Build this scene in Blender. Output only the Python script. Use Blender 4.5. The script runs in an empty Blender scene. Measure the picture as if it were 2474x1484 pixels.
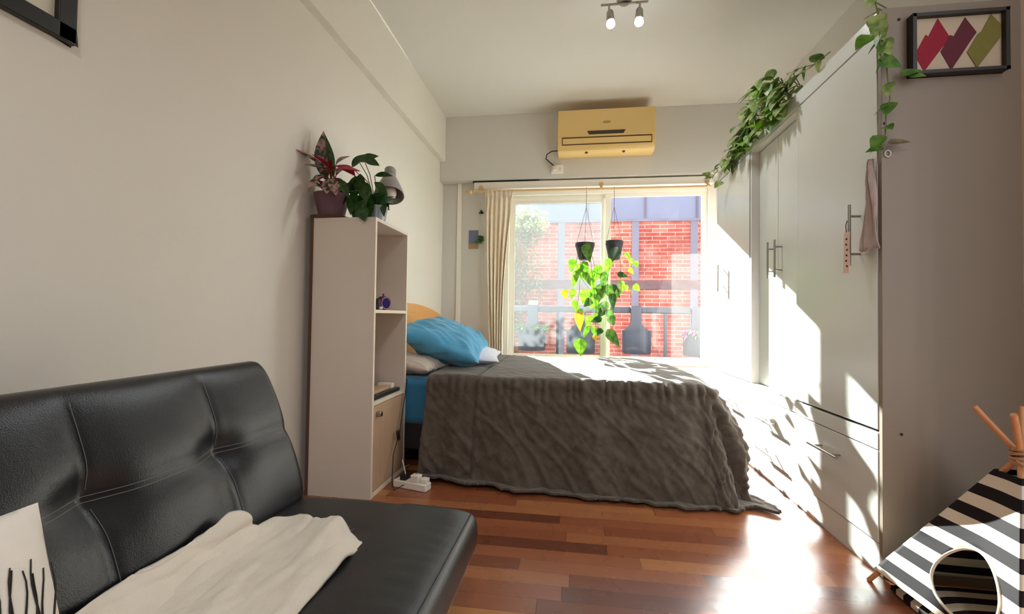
import bpy, bmesh, math, random
from mathutils import Vector, Matrix, noise
R = math.radians
PI = math.pi
random.seed(11)
SC = bpy.context.scene
COL = SC.collection

# ------------------------------------------------------------------ camera
F_PX, CAM_H = 1080.9, 0.864
YAW, PIT, ROL = R(8.07777), R(1.20067), R(0.793669)
def cam_axes():
    cy, sy, cp, sp, cr, sr = math.cos(YAW), math.sin(YAW), math.cos(PIT), math.sin(PIT), math.cos(ROL), math.sin(ROL)
    f = Vector((-sy*cp, cy*cp, sp)); rt = Vector((cy, sy, 0)); up = rt.cross(f)
    return cr*rt + sr*up, -sr*rt + cr*up, f
RT, UP, FW = cam_axes()
CAM = Vector((0, 0, CAM_H))
def at(px, py, ax, val):
    """point of the place seen at a pixel of the photograph, on the plane axis = val"""
    d = RT*((px-1237)/F_PX) - UP*((py-742)/F_PX) + FW
    return CAM + d*((val-CAM[ax])/d[ax])
cd = bpy.data.cameras.new('camera'); cam = bpy.data.objects.new('camera', cd); COL.objects.link(cam)
cd.sensor_width = 36; cd.lens = 36*F_PX/2474; cd.clip_start = 0.02; cd.clip_end = 200
cam.matrix_world = Matrix(((RT.x, UP.x, -FW.x, 0), (RT.y, UP.y, -FW.y, 0), (RT.z, UP.z, -FW.z, CAM_H), (0, 0, 0, 1)))
SC.camera = cam

# ------------------------------------------------------------------ materials
def lin(c):
    out = []
    for v in c[:3]:
        v /= 255.0
        out.append(v/12.92 if v <= .04045 else ((v+.055)/1.055)**2.4)
    return (*out, 1)
def new_mat(name):
    m = bpy.data.materials.new(name); m.use_nodes = True
    nt = m.node_tree; b = nt.nodes['Principled BSDF']
    return m, nt, b
def N(nt, kind, **kw):
    n = nt.nodes.new(kind)
    for k, v in kw.items():
        if k in n.inputs: n.inputs[k].default_value = v
        else: setattr(n, k, v)
    return n
def mat(name, rgb, rough=.5, metal=0, spec=.5, var=.06, scale=8, bump=0, bscale=200, sheen=0, coat=0):
    """plain procedural material: base colour with slight mottling and optional fine bump"""
    m, nt, b = new_mat(name)
    b.inputs['Roughness'].default_value = rough; b.inputs['Metallic'].default_value = metal
    b.inputs['Specular IOR Level'].default_value = spec
    if sheen: b.inputs['Sheen Weight'].default_value = sheen
    if coat: b.inputs['Coat Weight'].default_value = coat
    c = lin(rgb)
    tc = N(nt, 'ShaderNodeTexCoord'); nz = N(nt, 'ShaderNodeTexNoise', Scale=scale, Detail=4)
    nt.links.new(tc.outputs['Object'], nz.inputs['Vector'])
    mx = N(nt, 'ShaderNodeMix', data_type='RGBA')
    mx.inputs['A'].default_value = (*[v*(1-var) for v in c[:3]], 1); mx.inputs['B'].default_value = (*[min(1, v*(1+var)) for v in c[:3]], 1)
    nt.links.new(nz.outputs['Fac'], mx.inputs['Factor']); nt.links.new(mx.outputs['Result'], b.inputs['Base Color'])
    if bump:
        n2 = N(nt, 'ShaderNodeTexNoise', Scale=bscale, Detail=3); bp = N(nt, 'ShaderNodeBump', Strength=bump, Distance=.002)
        nt.links.new(tc.outputs['Object'], n2.inputs['Vector']); nt.links.new(n2.outputs['Fac'], bp.inputs['Height'])
        nt.links.new(bp.outputs['Normal'], b.inputs['Normal'])
    return m
def leaf_mat(name, a, bcol, rough=.4, trans=.35, scale=30):
    m, nt, b = new_mat(name)
    tc = N(nt, 'ShaderNodeTexCoord'); nz = N(nt, 'ShaderNodeTexNoise', Scale=scale, Detail=2)
    nt.links.new(tc.outputs['Object'], nz.inputs['Vector'])
    rp = N(nt, 'ShaderNodeValToRGB'); rp.color_ramp.elements[0].position = .42; rp.color_ramp.elements[1].position = .6
    rp.color_ramp.elements[0].color = lin(a); rp.color_ramp.elements[1].color = lin(bcol)
    nt.links.new(nz.outputs['Fac'], rp.inputs['Fac']); nt.links.new(rp.outputs['Color'], b.inputs['Base Color'])
    b.inputs['Roughness'].default_value = rough
    tr = N(nt, 'ShaderNodeBsdfTranslucent'); nt.links.new(rp.outputs['Color'], tr.inputs['Color'])
    ms = N(nt, 'ShaderNodeMixShader', Fac=trans)
    nt.links.new(b.outputs[0], ms.inputs[1]); nt.links.new(tr.outputs[0], ms.inputs[2])
    nt.links.new(ms.outputs[0], nt.nodes['Material Output'].inputs['Surface'])
    return m
def cloth_mat(name, rgb, scale=350, bump=.25, trans=0, rough=.9, sheen=.3):
    m = mat(name, rgb, rough=rough, spec=.15, var=.1, scale=25, bump=bump, bscale=scale, sheen=sheen)
    if trans:
        nt = m.node_tree; b = nt.nodes['Principled BSDF']
        tr = N(nt, 'ShaderNodeBsdfTranslucent'); tr.inputs['Color'].default_value = lin(rgb)
        ms = N(nt, 'ShaderNodeMixShader', Fac=trans)
        nt.links.new(b.outputs[0], ms.inputs[1]); nt.links.new(tr.outputs[0], ms.inputs[2])
        nt.links.new(ms.outputs[0], nt.nodes['Material Output'].inputs['Surface'])
    return m
def emit_mat(name, rgb, s):
    m, nt, b = new_mat(name); b.inputs['Base Color'].default_value = lin(rgb)
    b.inputs['Emission Color'].default_value = lin(rgb); b.inputs['Emission Strength'].default_value = s
    return m
def glass_mat(name, haze):
    m, nt, b = new_mat(name); nt.nodes.remove(b)
    t = N(nt, 'ShaderNodeBsdfTransparent'); g = N(nt, 'ShaderNodeBsdfGlossy', Roughness=.02)
    t.inputs['Color'].default_value = (.80, .86, .85, 1) if haze else (1, 1, 1, 1); fr = N(nt, 'ShaderNodeFresnel', IOR=1.35); ms = N(nt, 'ShaderNodeMixShader')
    nt.links.new(fr.outputs[0], ms.inputs[0]); nt.links.new(t.outputs[0], ms.inputs[1]); nt.links.new(g.outputs[0], ms.inputs[2])
    last = ms
    if haze:  # whitish scattering layer mixed evenly over the pane
        d = N(nt, 'ShaderNodeBsdfDiffuse'); d.inputs['Color'].default_value = (.9, .93, .96, 1)
        tl = N(nt, 'ShaderNodeBsdfTranslucent'); tl.inputs['Color'].default_value = (.9, .92, .95, 1)
        m1 = N(nt, 'ShaderNodeMixShader', Fac=.5); m2 = N(nt, 'ShaderNodeMixShader', Fac=haze)
        nt.links.new(d.outputs[0], m1.inputs[1]); nt.links.new(tl.outputs[0], m1.inputs[2])
        nt.links.new(ms.outputs[0], m2.inputs[1]); nt.links.new(m1.outputs[0], m2.inputs[2]); last = m2
    nt.links.new(last.outputs[0], nt.nodes['Material Output'].inputs['Surface'])
    return m
def stripes_mat(name, axis, period, duty, ca, cb, rough=.9, offset=0.0):
    m, nt, b = new_mat(name); b.inputs['Roughness'].default_value = rough; b.inputs['Specular IOR Level'].default_value = .15
    tc = N(nt, 'ShaderNodeTexCoord'); sp = N(nt, 'ShaderNodeSeparateXYZ'); nt.links.new(tc.outputs['Object'], sp.inputs[0])
    a = N(nt, 'ShaderNodeMath', operation='ADD'); a.inputs[1].default_value = offset
    dv = N(nt, 'ShaderNodeMath', operation='DIVIDE'); dv.inputs[1].default_value = period
    fr = N(nt, 'ShaderNodeMath', operation='FRACT'); gt = N(nt, 'ShaderNodeMath', operation='GREATER_THAN'); gt.inputs[1].default_value = duty
    nt.links.new(sp.outputs[axis], a.inputs[0]); nt.links.new(a.outputs[0], dv.inputs[0]); nt.links.new(dv.outputs[0], fr.inputs[0]); nt.links.new(fr.outputs[0], gt.inputs[0])
    mx = N(nt, 'ShaderNodeMix', data_type='RGBA'); mx.inputs['A'].default_value = lin(ca); mx.inputs['B'].default_value = lin(cb)
    nt.links.new(gt.outputs[0], mx.inputs['Factor']); nt.links.new(mx.outputs['Result'], b.inputs['Base Color'])
    tr = N(nt, 'ShaderNodeBsdfTranslucent'); nt.links.new(mx.outputs['Result'], tr.inputs['Color'])
    ms = N(nt, 'ShaderNodeMixShader', Fac=.12); nt.links.new(b.outputs[0], ms.inputs[1]); nt.links.new(tr.outputs[0], ms.inputs[2])
    nt.links.new(ms.outputs[0], nt.nodes['Material Output'].inputs['Surface'])
    return m
def floor_mat():
    m, nt, b = new_mat('hardwood_planks')
    L = nt.links.new
    tc = N(nt, 'ShaderNodeTexCoord'); sp = N(nt, 'ShaderNodeSeparateXYZ'); L(tc.outputs['Object'], sp.inputs[0])
    def M(op, a, bb=None):
        n = N(nt, 'ShaderNodeMath', operation=op)
        for i, v in enumerate((a, bb)):
            if v is None: continue
            if isinstance(v, (int, float)): n.inputs[i].default_value = v
            else: L(v, n.inputs[i])
        return n.outputs[0]
    W, LEN = .073, .62
    ry = M('DIVIDE', sp.outputs['Y'], W); row = M('FLOOR', ry); fy = M('FRACT', ry)
    wn1 = N(nt, 'ShaderNodeTexWhiteNoise', noise_dimensions='1D'); L(row, wn1.inputs['W'])
    cx = M('ADD', M('DIVIDE', sp.outputs['X'], LEN), M('MULTIPLY', wn1.outputs['Value'], 7.3)); colm = M('FLOOR', cx); fx = M('FRACT', cx)
    cb = N(nt, 'ShaderNodeCombineXYZ'); L(row, cb.inputs[0]); L(colm, cb.inputs[1])
    wn = N(nt, 'ShaderNodeTexWhiteNoise', noise_dimensions='2D'); L(cb.outputs[0], wn.inputs['Vector'])
    rp = N(nt, 'ShaderNodeValToRGB'); cr = rp.color_ramp
    cr.elements[0].position = 0; cr.elements[0].color = lin((100, 53, 34)); cr.elements[1].position = 1; cr.elements[1].color = lin((196, 138, 80))
    for p, c in ((.3, (124, 68, 43)), (.6, (146, 84, 53)), (.86, (156, 96, 60)), (.95, (166, 106, 66))):
        e = cr.elements.new(p); e.color = lin(c)
    L(wn.outputs['Value'], rp.inputs['Fac'])
    mp = N(nt, 'ShaderNodeMapping'); mp.inputs['Scale'].default_value = (4, 60, 1); L(tc.outputs['Object'], mp.inputs['Vector'])
    ad = N(nt, 'ShaderNodeVectorMath', operation='ADD'); L(mp.outputs[0], ad.inputs[0]); L(wn.outputs['Color'], ad.inputs[1])
    gr = N(nt, 'ShaderNodeTexNoise', Scale=1.6, Detail=6, Roughness=.65); L(ad.outputs[0], gr.inputs['Vector'])
    mg = N(nt, 'ShaderNodeMapRange'); mg.inputs['To Min'].default_value = .8; mg.inputs['To Max'].default_value = 1.2; L(gr.outputs['Fac'], mg.inputs['Value'])
    gap = M('MAXIMUM', M('LESS_THAN', fy, .022), M('LESS_THAN', fx, .004))
    sh = M('MULTIPLY', mg.outputs[0], M('SUBTRACT', 1.0, M('MULTIPLY', gap, .6)))
    hs = N(nt, 'ShaderNodeMix', data_type='RGBA', blend_type='MULTIPLY'); hs.inputs['Factor'].default_value = 1
    L(rp.outputs['Color'], hs.inputs['A']); L(sh, hs.inputs['B']); L(hs.outputs['Result'], b.inputs['Base Color'])
    rn = N(nt, 'ShaderNodeTexNoise', Scale=6, Detail=5); L(tc.outputs['Object'], rn.inputs['Vector'])
    mr = N(nt, 'ShaderNodeMapRange'); mr.inputs['To Min'].default_value = .2; mr.inputs['To Max'].default_value = .36; L(rn.outputs['Fac'], mr.inputs['Value'])
    L(mr.outputs[0], b.inputs['Roughness'])
    bp = N(nt, 'ShaderNodeBump', Strength=.25, Distance=.002); L(M('SUBTRACT', M('MULTIPLY', gr.outputs['Fac'], .25), gap), bp.inputs['Height']); L(bp.outputs['Normal'], b.inputs['Normal'])
    return m
def brick_mat():
    m, nt, b = new_mat('red_brick')
    L = nt.links.new; b.inputs['Roughness'].default_value = .95; b.inputs['Specular IOR Level'].default_value = .1
    tc = N(nt, 'ShaderNodeTexCoord'); mp = N(nt, 'ShaderNodeMapping'); mp.inputs['Rotation'].default_value = (R(90), 0, 0); L(tc.outputs['Object'], mp.inputs['Vector'])
    br = N(nt, 'ShaderNodeTexBrick', Scale=1, offset=.5); br.inputs['Brick Width'].default_value = .27; br.inputs['Row Height'].default_value = .072
    br.inputs['Mortar Size'].default_value = .007; br.inputs['Mortar Smooth'].default_value = .2; br.inputs['Bias'].default_value = -.1
    br.inputs['Color1'].default_value = lin((186, 92, 80)); br.inputs['Color2'].default_value = lin((204, 128, 114)); br.inputs['Mortar'].default_value = lin((214, 176, 164))
    L(mp.outputs[0], br.inputs['Vector'])
    nz = N(nt, 'ShaderNodeTexNoise', Scale=1.2, Detail=8, Roughness=.7); L(tc.outputs['Object'], nz.inputs['Vector'])
    rp = N(nt, 'ShaderNodeValToRGB'); rp.color_ramp.elements[0].position = .36; rp.color_ramp.elements[1].position = .56
    rp.color_ramp.elements[0].color = lin((150, 120, 124)); rp.color_ramp.elements[1].color = (1, 1, 1, 1); L(nz.outputs['Fac'], rp.inputs['Fac'])
    mx = N(nt, 'ShaderNodeMix', data_type='RGBA', blend_type='MULTIPLY'); mx.inputs['Factor'].default_value = .8
    L(br.outputs['Color'], mx.inputs['A']); L(rp.outputs['Color'], mx.inputs['B']); L(mx.outputs['Result'], b.inputs['Base Color'])
    return m
def wood_mat(name, a, c, axis=2, rough=.45):
    m, nt, b = new_mat(name); L = nt.links.new; b.inputs['Roughness'].default_value = rough
    tc = N(nt, 'ShaderNodeTexCoord'); mp = N(nt, 'ShaderNodeMapping'); s = [45, 45, 45]; s[axis] = 2.5; mp.inputs['Scale'].default_value = s
    L(tc.outputs['Object'], mp.inputs['Vector']); nz = N(nt, 'ShaderNodeTexNoise', Scale=1.2, Detail=5); L(mp.outputs[0], nz.inputs['Vector'])
    mx = N(nt, 'ShaderNodeMix', data_type='RGBA'); mx.inputs['A'].default_value = lin(a); mx.inputs['B'].default_value = lin(c)
    L(nz.outputs['Fac'], mx.inputs['Factor']); L(mx.outputs['Result'], b.inputs['Base Color'])
    return m
def coverlet_mat():
    m, nt, b = new_mat('quilted_grey_brown_cotton'); L = nt.links.new
    b.inputs['Roughness'].default_value = .8; b.inputs['Specular IOR Level'].default_value = .2; b.inputs['Sheen Weight'].default_value = .25
    uv = N(nt, 'ShaderNodeUVMap'); tc = N(nt, 'ShaderNodeTexCoord')
    def wave(rot):
        mp = N(nt, 'ShaderNodeMapping'); mp.inputs['Rotation'].default_value = (0, 0, R(rot)); L(uv.outputs[0], mp.inputs['Vector'])
        nz = N(nt, 'ShaderNodeTexNoise', Scale=5, Detail=3); L(uv.outputs[0], nz.inputs['Vector'])
        w = N(nt, 'ShaderNodeTexWave', Scale=4.6, Distortion=8, Detail=4); L(mp.outputs[0], w.inputs['Vector'])
        pw = N(nt, 'ShaderNodeMath', operation='POWER'); pw.inputs[1].default_value = .35; L(w.outputs['Fac'], pw.inputs[0])
        return pw.outputs[0]
    mul = N(nt, 'ShaderNodeMath', operation='MULTIPLY'); L(wave(45), mul.inputs[0]); L(wave(-45), mul.inputs[1])
    cr = N(nt, 'ShaderNodeTexNoise', Scale=22, Detail=7, Roughness=.66); L(uv.outputs[0], cr.inputs['Vector'])
    ad = N(nt, 'ShaderNodeMath', operation='MULTIPLY_ADD'); ad.inputs[1].default_value = 1.0; L(cr.outputs['Fac'], ad.inputs[0]); L(mul.outputs[0], ad.inputs[2])
    bp = N(nt, 'ShaderNodeBump', Strength=.3, Distance=.008); L(ad.outputs[0], bp.inputs['Height']); L(bp.outputs['Normal'], b.inputs['Normal'])
    mx = N(nt, 'ShaderNodeMix', data_type='RGBA'); mx.inputs['A'].default_value = lin((74, 64, 56)); mx.inputs['B'].default_value = lin((100, 88, 78))
    L(cr.outputs['Fac'], mx.inputs['Factor']); L(mx.outputs['Result'], b.inputs['Base Color'])
    return m

MT = dict(
    wall=mat('cream_paint', (228, 223, 212), .9, spec=.2, var=.02, scale=2, bump=.15, bscale=90),
    wall_grey=mat('pale_grey_paint', (212, 208, 200), .9, spec=.2, var=.02, scale=2, bump=.1, bscale=90),
    ceiling=mat('ceiling_paint', (226, 223, 215), .92, spec=.2, var=.02, scale=2),
    floor=floor_mat(), brick=brick_mat(),
    white=mat('white_lacquer', (216, 218, 211), .22, spec=.5, var=.015, scale=3),
    side=mat('wardrobe_side_laminate', (136, 122, 108), .5, spec=.3, var=.03, scale=3),
    trimwhite=mat('white_frame_paint', (238, 232, 220), .4, var=.02),
    alu=mat('anodised_frame', (214, 212, 206), .4, var=.03),
    dark=mat('dark_gap', (28, 25, 24), .8), steel=mat('brushed_steel', (168, 164, 156), .3, metal=1, var=.05),
    blackplastic=mat('black_plastic', (24, 23, 24), .4),
    leather=mat('black_faux_leather', (20, 22, 29), .31, spec=.6, var=.12, scale=14, bump=.25, bscale=420),
    thread=mat('grey_thread', (122, 121, 118), .8), piping=mat('pale_piping', (206, 196, 180), .6),
    throw=cloth_mat('oatmeal_throw', (232, 223, 208), 260, .5), cushion=None,
    panel=mat('beige_laminate', (220, 208, 195), .42, spec=.35, var=.03, scale=4),
    edge=mat('cream_edge_band', (234, 222, 202), .5, var=.02), hardboard=mat('brown_hardboard', (96, 66, 48), .8, var=.1),
    oak=wood_mat('oak_veneer', (186, 152, 122), (206, 174, 144)), headwood=wood_mat('orange_beech', (222, 156, 88), (236, 176, 108), axis=1),
    sheet=cloth_mat('blue_sheet', (58, 124, 164), 300, .15, rough=.75), pillowblue=cloth_mat('blue_pillowcase', (86, 164, 204), 300, .15, rough=.7),
    pillowwhite=cloth_mat('white_pillowcase', (224, 224, 236), 300, .15), pillowgrey=cloth_mat('beige_pillowcase', (206, 192, 178), 300, .15),
    coverlet=coverlet_mat(), bedbase=mat('dark_bed_base', (44, 36, 34), .8),
    ac=mat('yellowed_plastic', (231, 196, 126), .42, var=.03, scale=2), acgap=mat('louvre_gap', (88, 56, 26), .7), acdisp=mat('dark_display', (62, 52, 34), .3),
    curtain=cloth_mat('cream_curtain', (246, 232, 208), 400, .1, trans=.06), rod=wood_mat('pale_rod_wood', (206, 170, 122), (222, 190, 146), axis=0),
    glass=glass_mat('clear_glass', 0), hazy=glass_mat('hazy_double_glass', .03),
    leafA=leaf_mat('green_leaf', (62, 102, 34), (98, 134, 50), trans=.2), leafB=leaf_mat('lime_leaf', (88, 140, 26), (126, 172, 40), trans=.24),
    leafY=leaf_mat('yellow_leaf', (200, 140, 20), (214, 170, 40), trans=.25), leafD=leaf_mat('dark_glossy_leaf', (28, 62, 26), (48, 88, 34), trans=.12, rough=.3),
    leafP=leaf_mat('pothos_leaf', (112, 138, 70), (168, 182, 112), trans=.2, rough=.45), leafBrown=leaf_mat('brown_leaf', (92, 80, 48), (120, 104, 64), trans=.1),
    leafR=leaf_mat('crimson_leaf', (150, 18, 40), (190, 40, 64), trans=.2), leafRG=leaf_mat('pink_green_leaf', (52, 70, 48), (196, 150, 146), trans=.15, scale=45),
    stem=mat('green_stem', (96, 104, 52), .6), twig=mat('brown_stem', (104, 78, 52), .8),
    potpurple=mat('plum_pot', (110, 76, 88), .5), potblack=mat('black_pot', (32, 33, 42), .55), potgrey=mat('grey_planter', (50, 55, 68), .6), potglass=mat('frosted_silver_pot', (150, 160, 170), .25, metal=.3),
    soil=mat('soil', (54, 40, 30), .95, bump=.6, bscale=60), cord=mat('tan_cord', (120, 92, 66), .9), black_cord=mat('dark_cord', (38, 33, 30), .6), white_cord=mat('pale_cord', (196, 190, 180), .6),
    lampgrey=mat('grey_lamp_enamel', (150, 143, 138), .4, spec=.5), bulbwhite=mat('white_bulb', (226, 214, 204), .3),
    frameblack=mat('black_frame', (24, 22, 21), .4), framebrown=mat('dark_brown_frame', (40, 30, 27), .5), mount=mat('cream_mount', (214, 208, 188), .8), printg=mat('grey_print', (150, 144, 142), .7, var=.5, scale=30),
    canvas=mat('beige_canvas', (186, 168, 146), .9), pine=wood_mat('pine_pole', (190, 124, 80), (214, 152, 104), axis=2), rope=mat('hemp_rope', (176, 136, 102), .95, bump=.8, bscale=300),
    jamb=mat('brown_jamb_paint', (150, 124, 100), .6), scarf=cloth_mat('dusty_pink_scarf', (168, 148, 140), 300, .2), tagc=mat('pink_card', (222, 184, 166), .8), ink=mat('dark_ink', (44, 40, 38), .9),
    rail=mat('dark_rail_paint', (44, 48, 62), .5), concrete=mat('grey_concrete', (132, 126, 140), .95, var=.15, scale=5), stain=mat('mottled_band', (118, 92, 94), .95, var=.5, scale=7), parapet=mat('pale_blue_render', (150, 160, 182), .9, var=.05, scale=1.5),
    treeleaf=leaf_mat('olive_leaf', (118, 134, 76), (176, 178, 120), trans=.4), bark=mat('bark', (110, 92, 74), .9), pinkflower=leaf_mat('pink_petal', (226, 92, 170), (240, 130, 190), trans=.3),
    paper=mat('white_paper', (238, 238, 240), .8), cardblue=mat('blue_card', (112, 124, 146), .7), cardtan=mat('tan_card', (166, 140, 92), .7),
    purple=mat('purple_plastic', (92, 40, 92), .4), pinkpl=mat('pink_plastic', (128, 66, 112), .5), navy=mat('navy_plastic', (24, 20, 92), .7, spec=.2), peach=mat('peach_reflection', (232, 164, 128), .6),
    brass=mat('brass', (186, 150, 96), .35, metal=1), green_tag=mat('green_bud', (104, 130, 60), .6),
    led=emit_mat('cool_led', (226, 238, 255), 14), ledwarm=emit_mat('white_led', (255, 248, 255), 5),
    diaR=mat('crimson_textile', (140, 30, 48), .95, var=.15, scale=60), diaM=mat('maroon_textile', (92, 38, 50), .95, var=.15, scale=60), diaO=mat('olive_textile', (118, 110, 54), .95, var=.15, scale=60),
    tent=stripes_mat('striped_canvas', 2, .062, .5, (38, 33, 34), (226, 214, 196)), tentpad=stripes_mat('striped_pad', 1, .062, .5, (38, 33, 34), (214, 200, 180)),
    balcony=mat('balcony_tile', (150, 136, 128), .8, var=.1), rust=mat('rusty_ground', (128, 108, 98), .95, var=.2, scale=2),
    bedspread_edge=mat('seam', (70, 60, 50), .9),
)

# ------------------------------------------------------------------ mesh builder
ORG = {}
class MB:
    def __init__(s): s.v = []; s.f = []; s.mi = []; s.uv = {}
    def add(s, vs, fs, mi=0):
        o = len(s.v); s.v += [Vector(p) for p in vs]; s.f += [tuple(i+o for i in f) for f in fs]; s.mi += [mi]*len(fs); return o
    def box(s, x0, x1, y0, y1, z0, z1, mi=0):
        s.add([(x, y, z) for z in (z0, z1) for y in (y0, y1) for x in (x0, x1)], [(0, 2, 3, 1), (4, 5, 7, 6), (0, 1, 5, 4), (2, 6, 7, 3), (0, 4, 6, 2), (1, 3, 7, 5)], mi); return s
    def hexa(s, p, mi=0):
        s.add(p, [(0, 2, 3, 1), (4, 5, 7, 6), (0, 1, 5, 4), (2, 6, 7, 3), (0, 4, 6, 2), (1, 3, 7, 5)], mi); return s
    def obox(s, c, sz, rot=(0, 0, 0), mi=0):
        from mathutils import Euler
        m = Euler(rot).to_matrix(); c = Vector(c)
        return s.hexa([c + m @ Vector((x*sz[0]/2, y*sz[1]/2, z*sz[2]/2)) for z in (-1, 1) for y in (-1, 1) for x in (-1, 1)], mi)
    def tube(s, pts, r, n=8, mi=0, closed=False):
        pts = [Vector(p) for p in pts]; rr = r if isinstance(r, (list, tuple)) else [r]*len(pts)
        vs = []; fs = []; up = None
        for i, p in enumerate(pts):
            t = (pts[min(i+1, len(pts)-1)] - pts[max(i-1, 0)]).normalized()
            if up is None:
                up = Vector((0, 0, 1)) if abs(t.z) < .9 else Vector((1, 0, 0))
            a = t.cross(up).normalized(); b = a.cross(t).normalized(); up = b
            for k in range(n):
                w = 2*PI*k/n; vs.append(p + (a*math.cos(w) + b*math.sin(w))*rr[i])
        for i in range(len(pts)-1):
            for k in range(n):
                fs.append((i*n+k, i*n+(k+1) % n, (i+1)*n+(k+1) % n, (i+1)*n+k))
        fs.append(tuple(range(n-1, -1, -1))); fs.append(tuple((len(pts)-1)*n+k for k in range(n)))
        s.add(vs, fs, mi); return s
    def lathe(s, prof, c, axis=(0, 0, 1), n=28, mi=0, cap=True):
        ax = Vector(axis).normalized(); q = Vector((0, 0, 1)).rotation_difference(ax); c = Vector(c)
        vs = []; fs = []
        for r, z in prof:
            for k in range(n):
                w = 2*PI*k/n; vs.append(c + q @ Vector((r*math.cos(w), r*math.sin(w), z)))
        for i in range(len(prof)-1):
            for k in range(n): fs.append((i*n+k, i*n+(k+1) % n, (i+1)*n+(k+1) % n, (i+1)*n+k))
        if cap:
            fs.append(tuple(range(n-1, -1, -1))); fs.append(tuple((len(prof)-1)*n+k for k in range(n)))
        s.add(vs, fs, mi); return s
    def grid(s, nu, nv, fn, mi=0, uv=None, wrapu=False):
        vs = [fn(i/(nu if wrapu else nu-1) if True else 0, j/(nv-1)) for j in range(nv) for i in range(nu)]
        fs = []
        for j in range(nv-1):
            for i in range(nu if wrapu else nu-1):
                i2 = (i+1) % nu; fs.append((j*nu+i, j*nu+i2, (j+1)*nu+i2, (j+1)*nu+i))
        o = s.add(vs, fs, mi)
        if uv:
            for j in range(nv):
                for i in range(nu): s.uv[o+j*nu+i] = uv(i/(nu-1), j/(nv-1))
        return s
    def prism(s, poly, axis, a, b, mi=0):
        """closed polygon (two coordinates) extruded along an axis"""
        def pt(p, w): q = [p[0], p[1]]; q.insert(axis, w); return tuple(q)
        n = len(poly)
        s.add([pt(p, a) for p in poly] + [pt(p, b) for p in poly], [tuple(range(n)), tuple(range(2*n-1, n-1, -1))] + [(i, i+n, (i+1) % n+n, (i+1) % n) for i in range(n)], mi); return s
    def leaf(s, base, d, up, ln, w, droop=.3, fold=.15, mi=0, heart=True, n=7):
        """one leaf with a folded midrib, bending towards -z along its length"""
        base = Vector(base); d = Vector(d).normalized(); up = Vector(up); side = d.cross(up)
        if side.length < .05: side = d.cross(Vector((1, .3, 0)))
        side.normalize(); up = side.cross(d).normalized()
        vs = []; fs = []; p = base.copy(); dd = d.copy(); q = ln/n
        for i in range(n+1):
            t = i/n
            if heart: ww = w*.5*(math.sin(PI*min(1, t**.55))**.8)*(1.12-.35*t)
            else: ww = w*.5*math.sin(PI*min(1, t**.85))
            if i == n: ww = 0
            u2 = side.cross(dd).normalized()
            back = -dd*(.12*ln*(1-t)**3 if heart and i < 2 else 0)
            vs += [p + side*ww + u2*abs(ww)*fold*2 + back, p.copy(), p - side*ww + u2*abs(ww)*fold*2 + back]
            p = p + dd*q; dd = (dd + Vector((0, 0, -1))*droop/n).normalized()
        for i in range(n):
            a = i*3; fs += [(a, a+1, a+4, a+3), (a+1, a+2, a+5, a+4)]
        s.add(vs, fs, mi); return s
    def build(s, name, m, parent=None, smooth=40, bevel=0, sub=0, solid=0, shrink=None):
        org = ORG.get(parent, Vector((0, 0, 0))) if parent else Vector((0, 0, 0))
        if parent is None:
            # a single-mesh thing keeps its origin at its own base
            xs = [p.x for p in s.v]; ys = [p.y for p in s.v]; zs = [p.z for p in s.v]
            org = Vector(((min(xs)+max(xs))/2, (min(ys)+max(ys))/2, min(zs)))
            if shrink is not None: org = Vector(shrink)
        me = bpy.data.meshes.new(name); me.from_pydata([tuple(p-org) for p in s.v], [], s.f)
        ms = m if isinstance(m, (list, tuple)) else [m]
        for x in ms: me.materials.append(MT[x] if isinstance(x, str) else x)
        me.polygons.foreach_set('material_index', s.mi)
        if s.uv:
            ul = me.uv_layers.new(name='UVMap')
            for l in me.loops: ul.data[l.index].uv = s.uv.get(l.vertex_index, (0, 0))
        bm = bmesh.new(); bm.from_mesh(me)
        bmesh.ops.remove_doubles(bm, verts=bm.verts, dist=1e-6)
        bmesh.ops.recalc_face_normals(bm, faces=bm.faces); bm.to_mesh(me); bm.free()
        if smooth:
            me.polygons.foreach_set('use_smooth', [True]*len(me.polygons)); me.set_sharp_from_angle(angle=R(smooth))
        o = bpy.data.objects.new(name, me); COL.objects.link(o)
        if parent is None: o.location = org
        else: o.parent = parent
        ORG[o] = org
        if bevel:
            b = o.modifiers.new('bevel', 'BEVEL'); b.width = bevel; b.segments = 2; b.limit_method = 'ANGLE'
        if solid:
            b = o.modifiers.new('thickness', 'SOLIDIFY'); b.thickness = solid; b.offset = 0
        if sub:
            b = o.modifiers.new('smooth', 'SUBSURF'); b.levels = sub; b.render_levels = sub
        return o
def tag(o, label=None, cat=None, group=None, kind=None):
    if label: o['label'] = label
    if cat: o['category'] = cat
    if group: o['group'] = group
    if kind: o['kind'] = kind
    return o
def thing(name, loc, label, cat, group=None):
    o = bpy.data.objects.new(name, None); COL.objects.link(o); o.location = loc; o.empty_display_size = .05
    ORG[o] = Vector(loc); return tag(o, label, cat, group)
def struct(o): o['kind'] = 'structure'; return o
def nz(x, y=0, z=0): return noise.noise(Vector((x, y, z)))
def wall_hole(mb, axis, a, b, u0, u1, z0, z1, hu0, hu1, hz0, hz1):
    """a wall slab with one rectangular opening"""
    for (p, q, r, t) in ((u0, hu0, z0, z1), (hu1, u1, z0, z1), (hu0, hu1, z0, hz0), (hu0, hu1, hz1, z1)):
        if q-p < 1e-4 or t-r < 1e-4: continue
        if axis == 1: mb.box(p, q, a, b, r, t)
        else: mb.box(a, b, p, q, r, t)
    return mb

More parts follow.
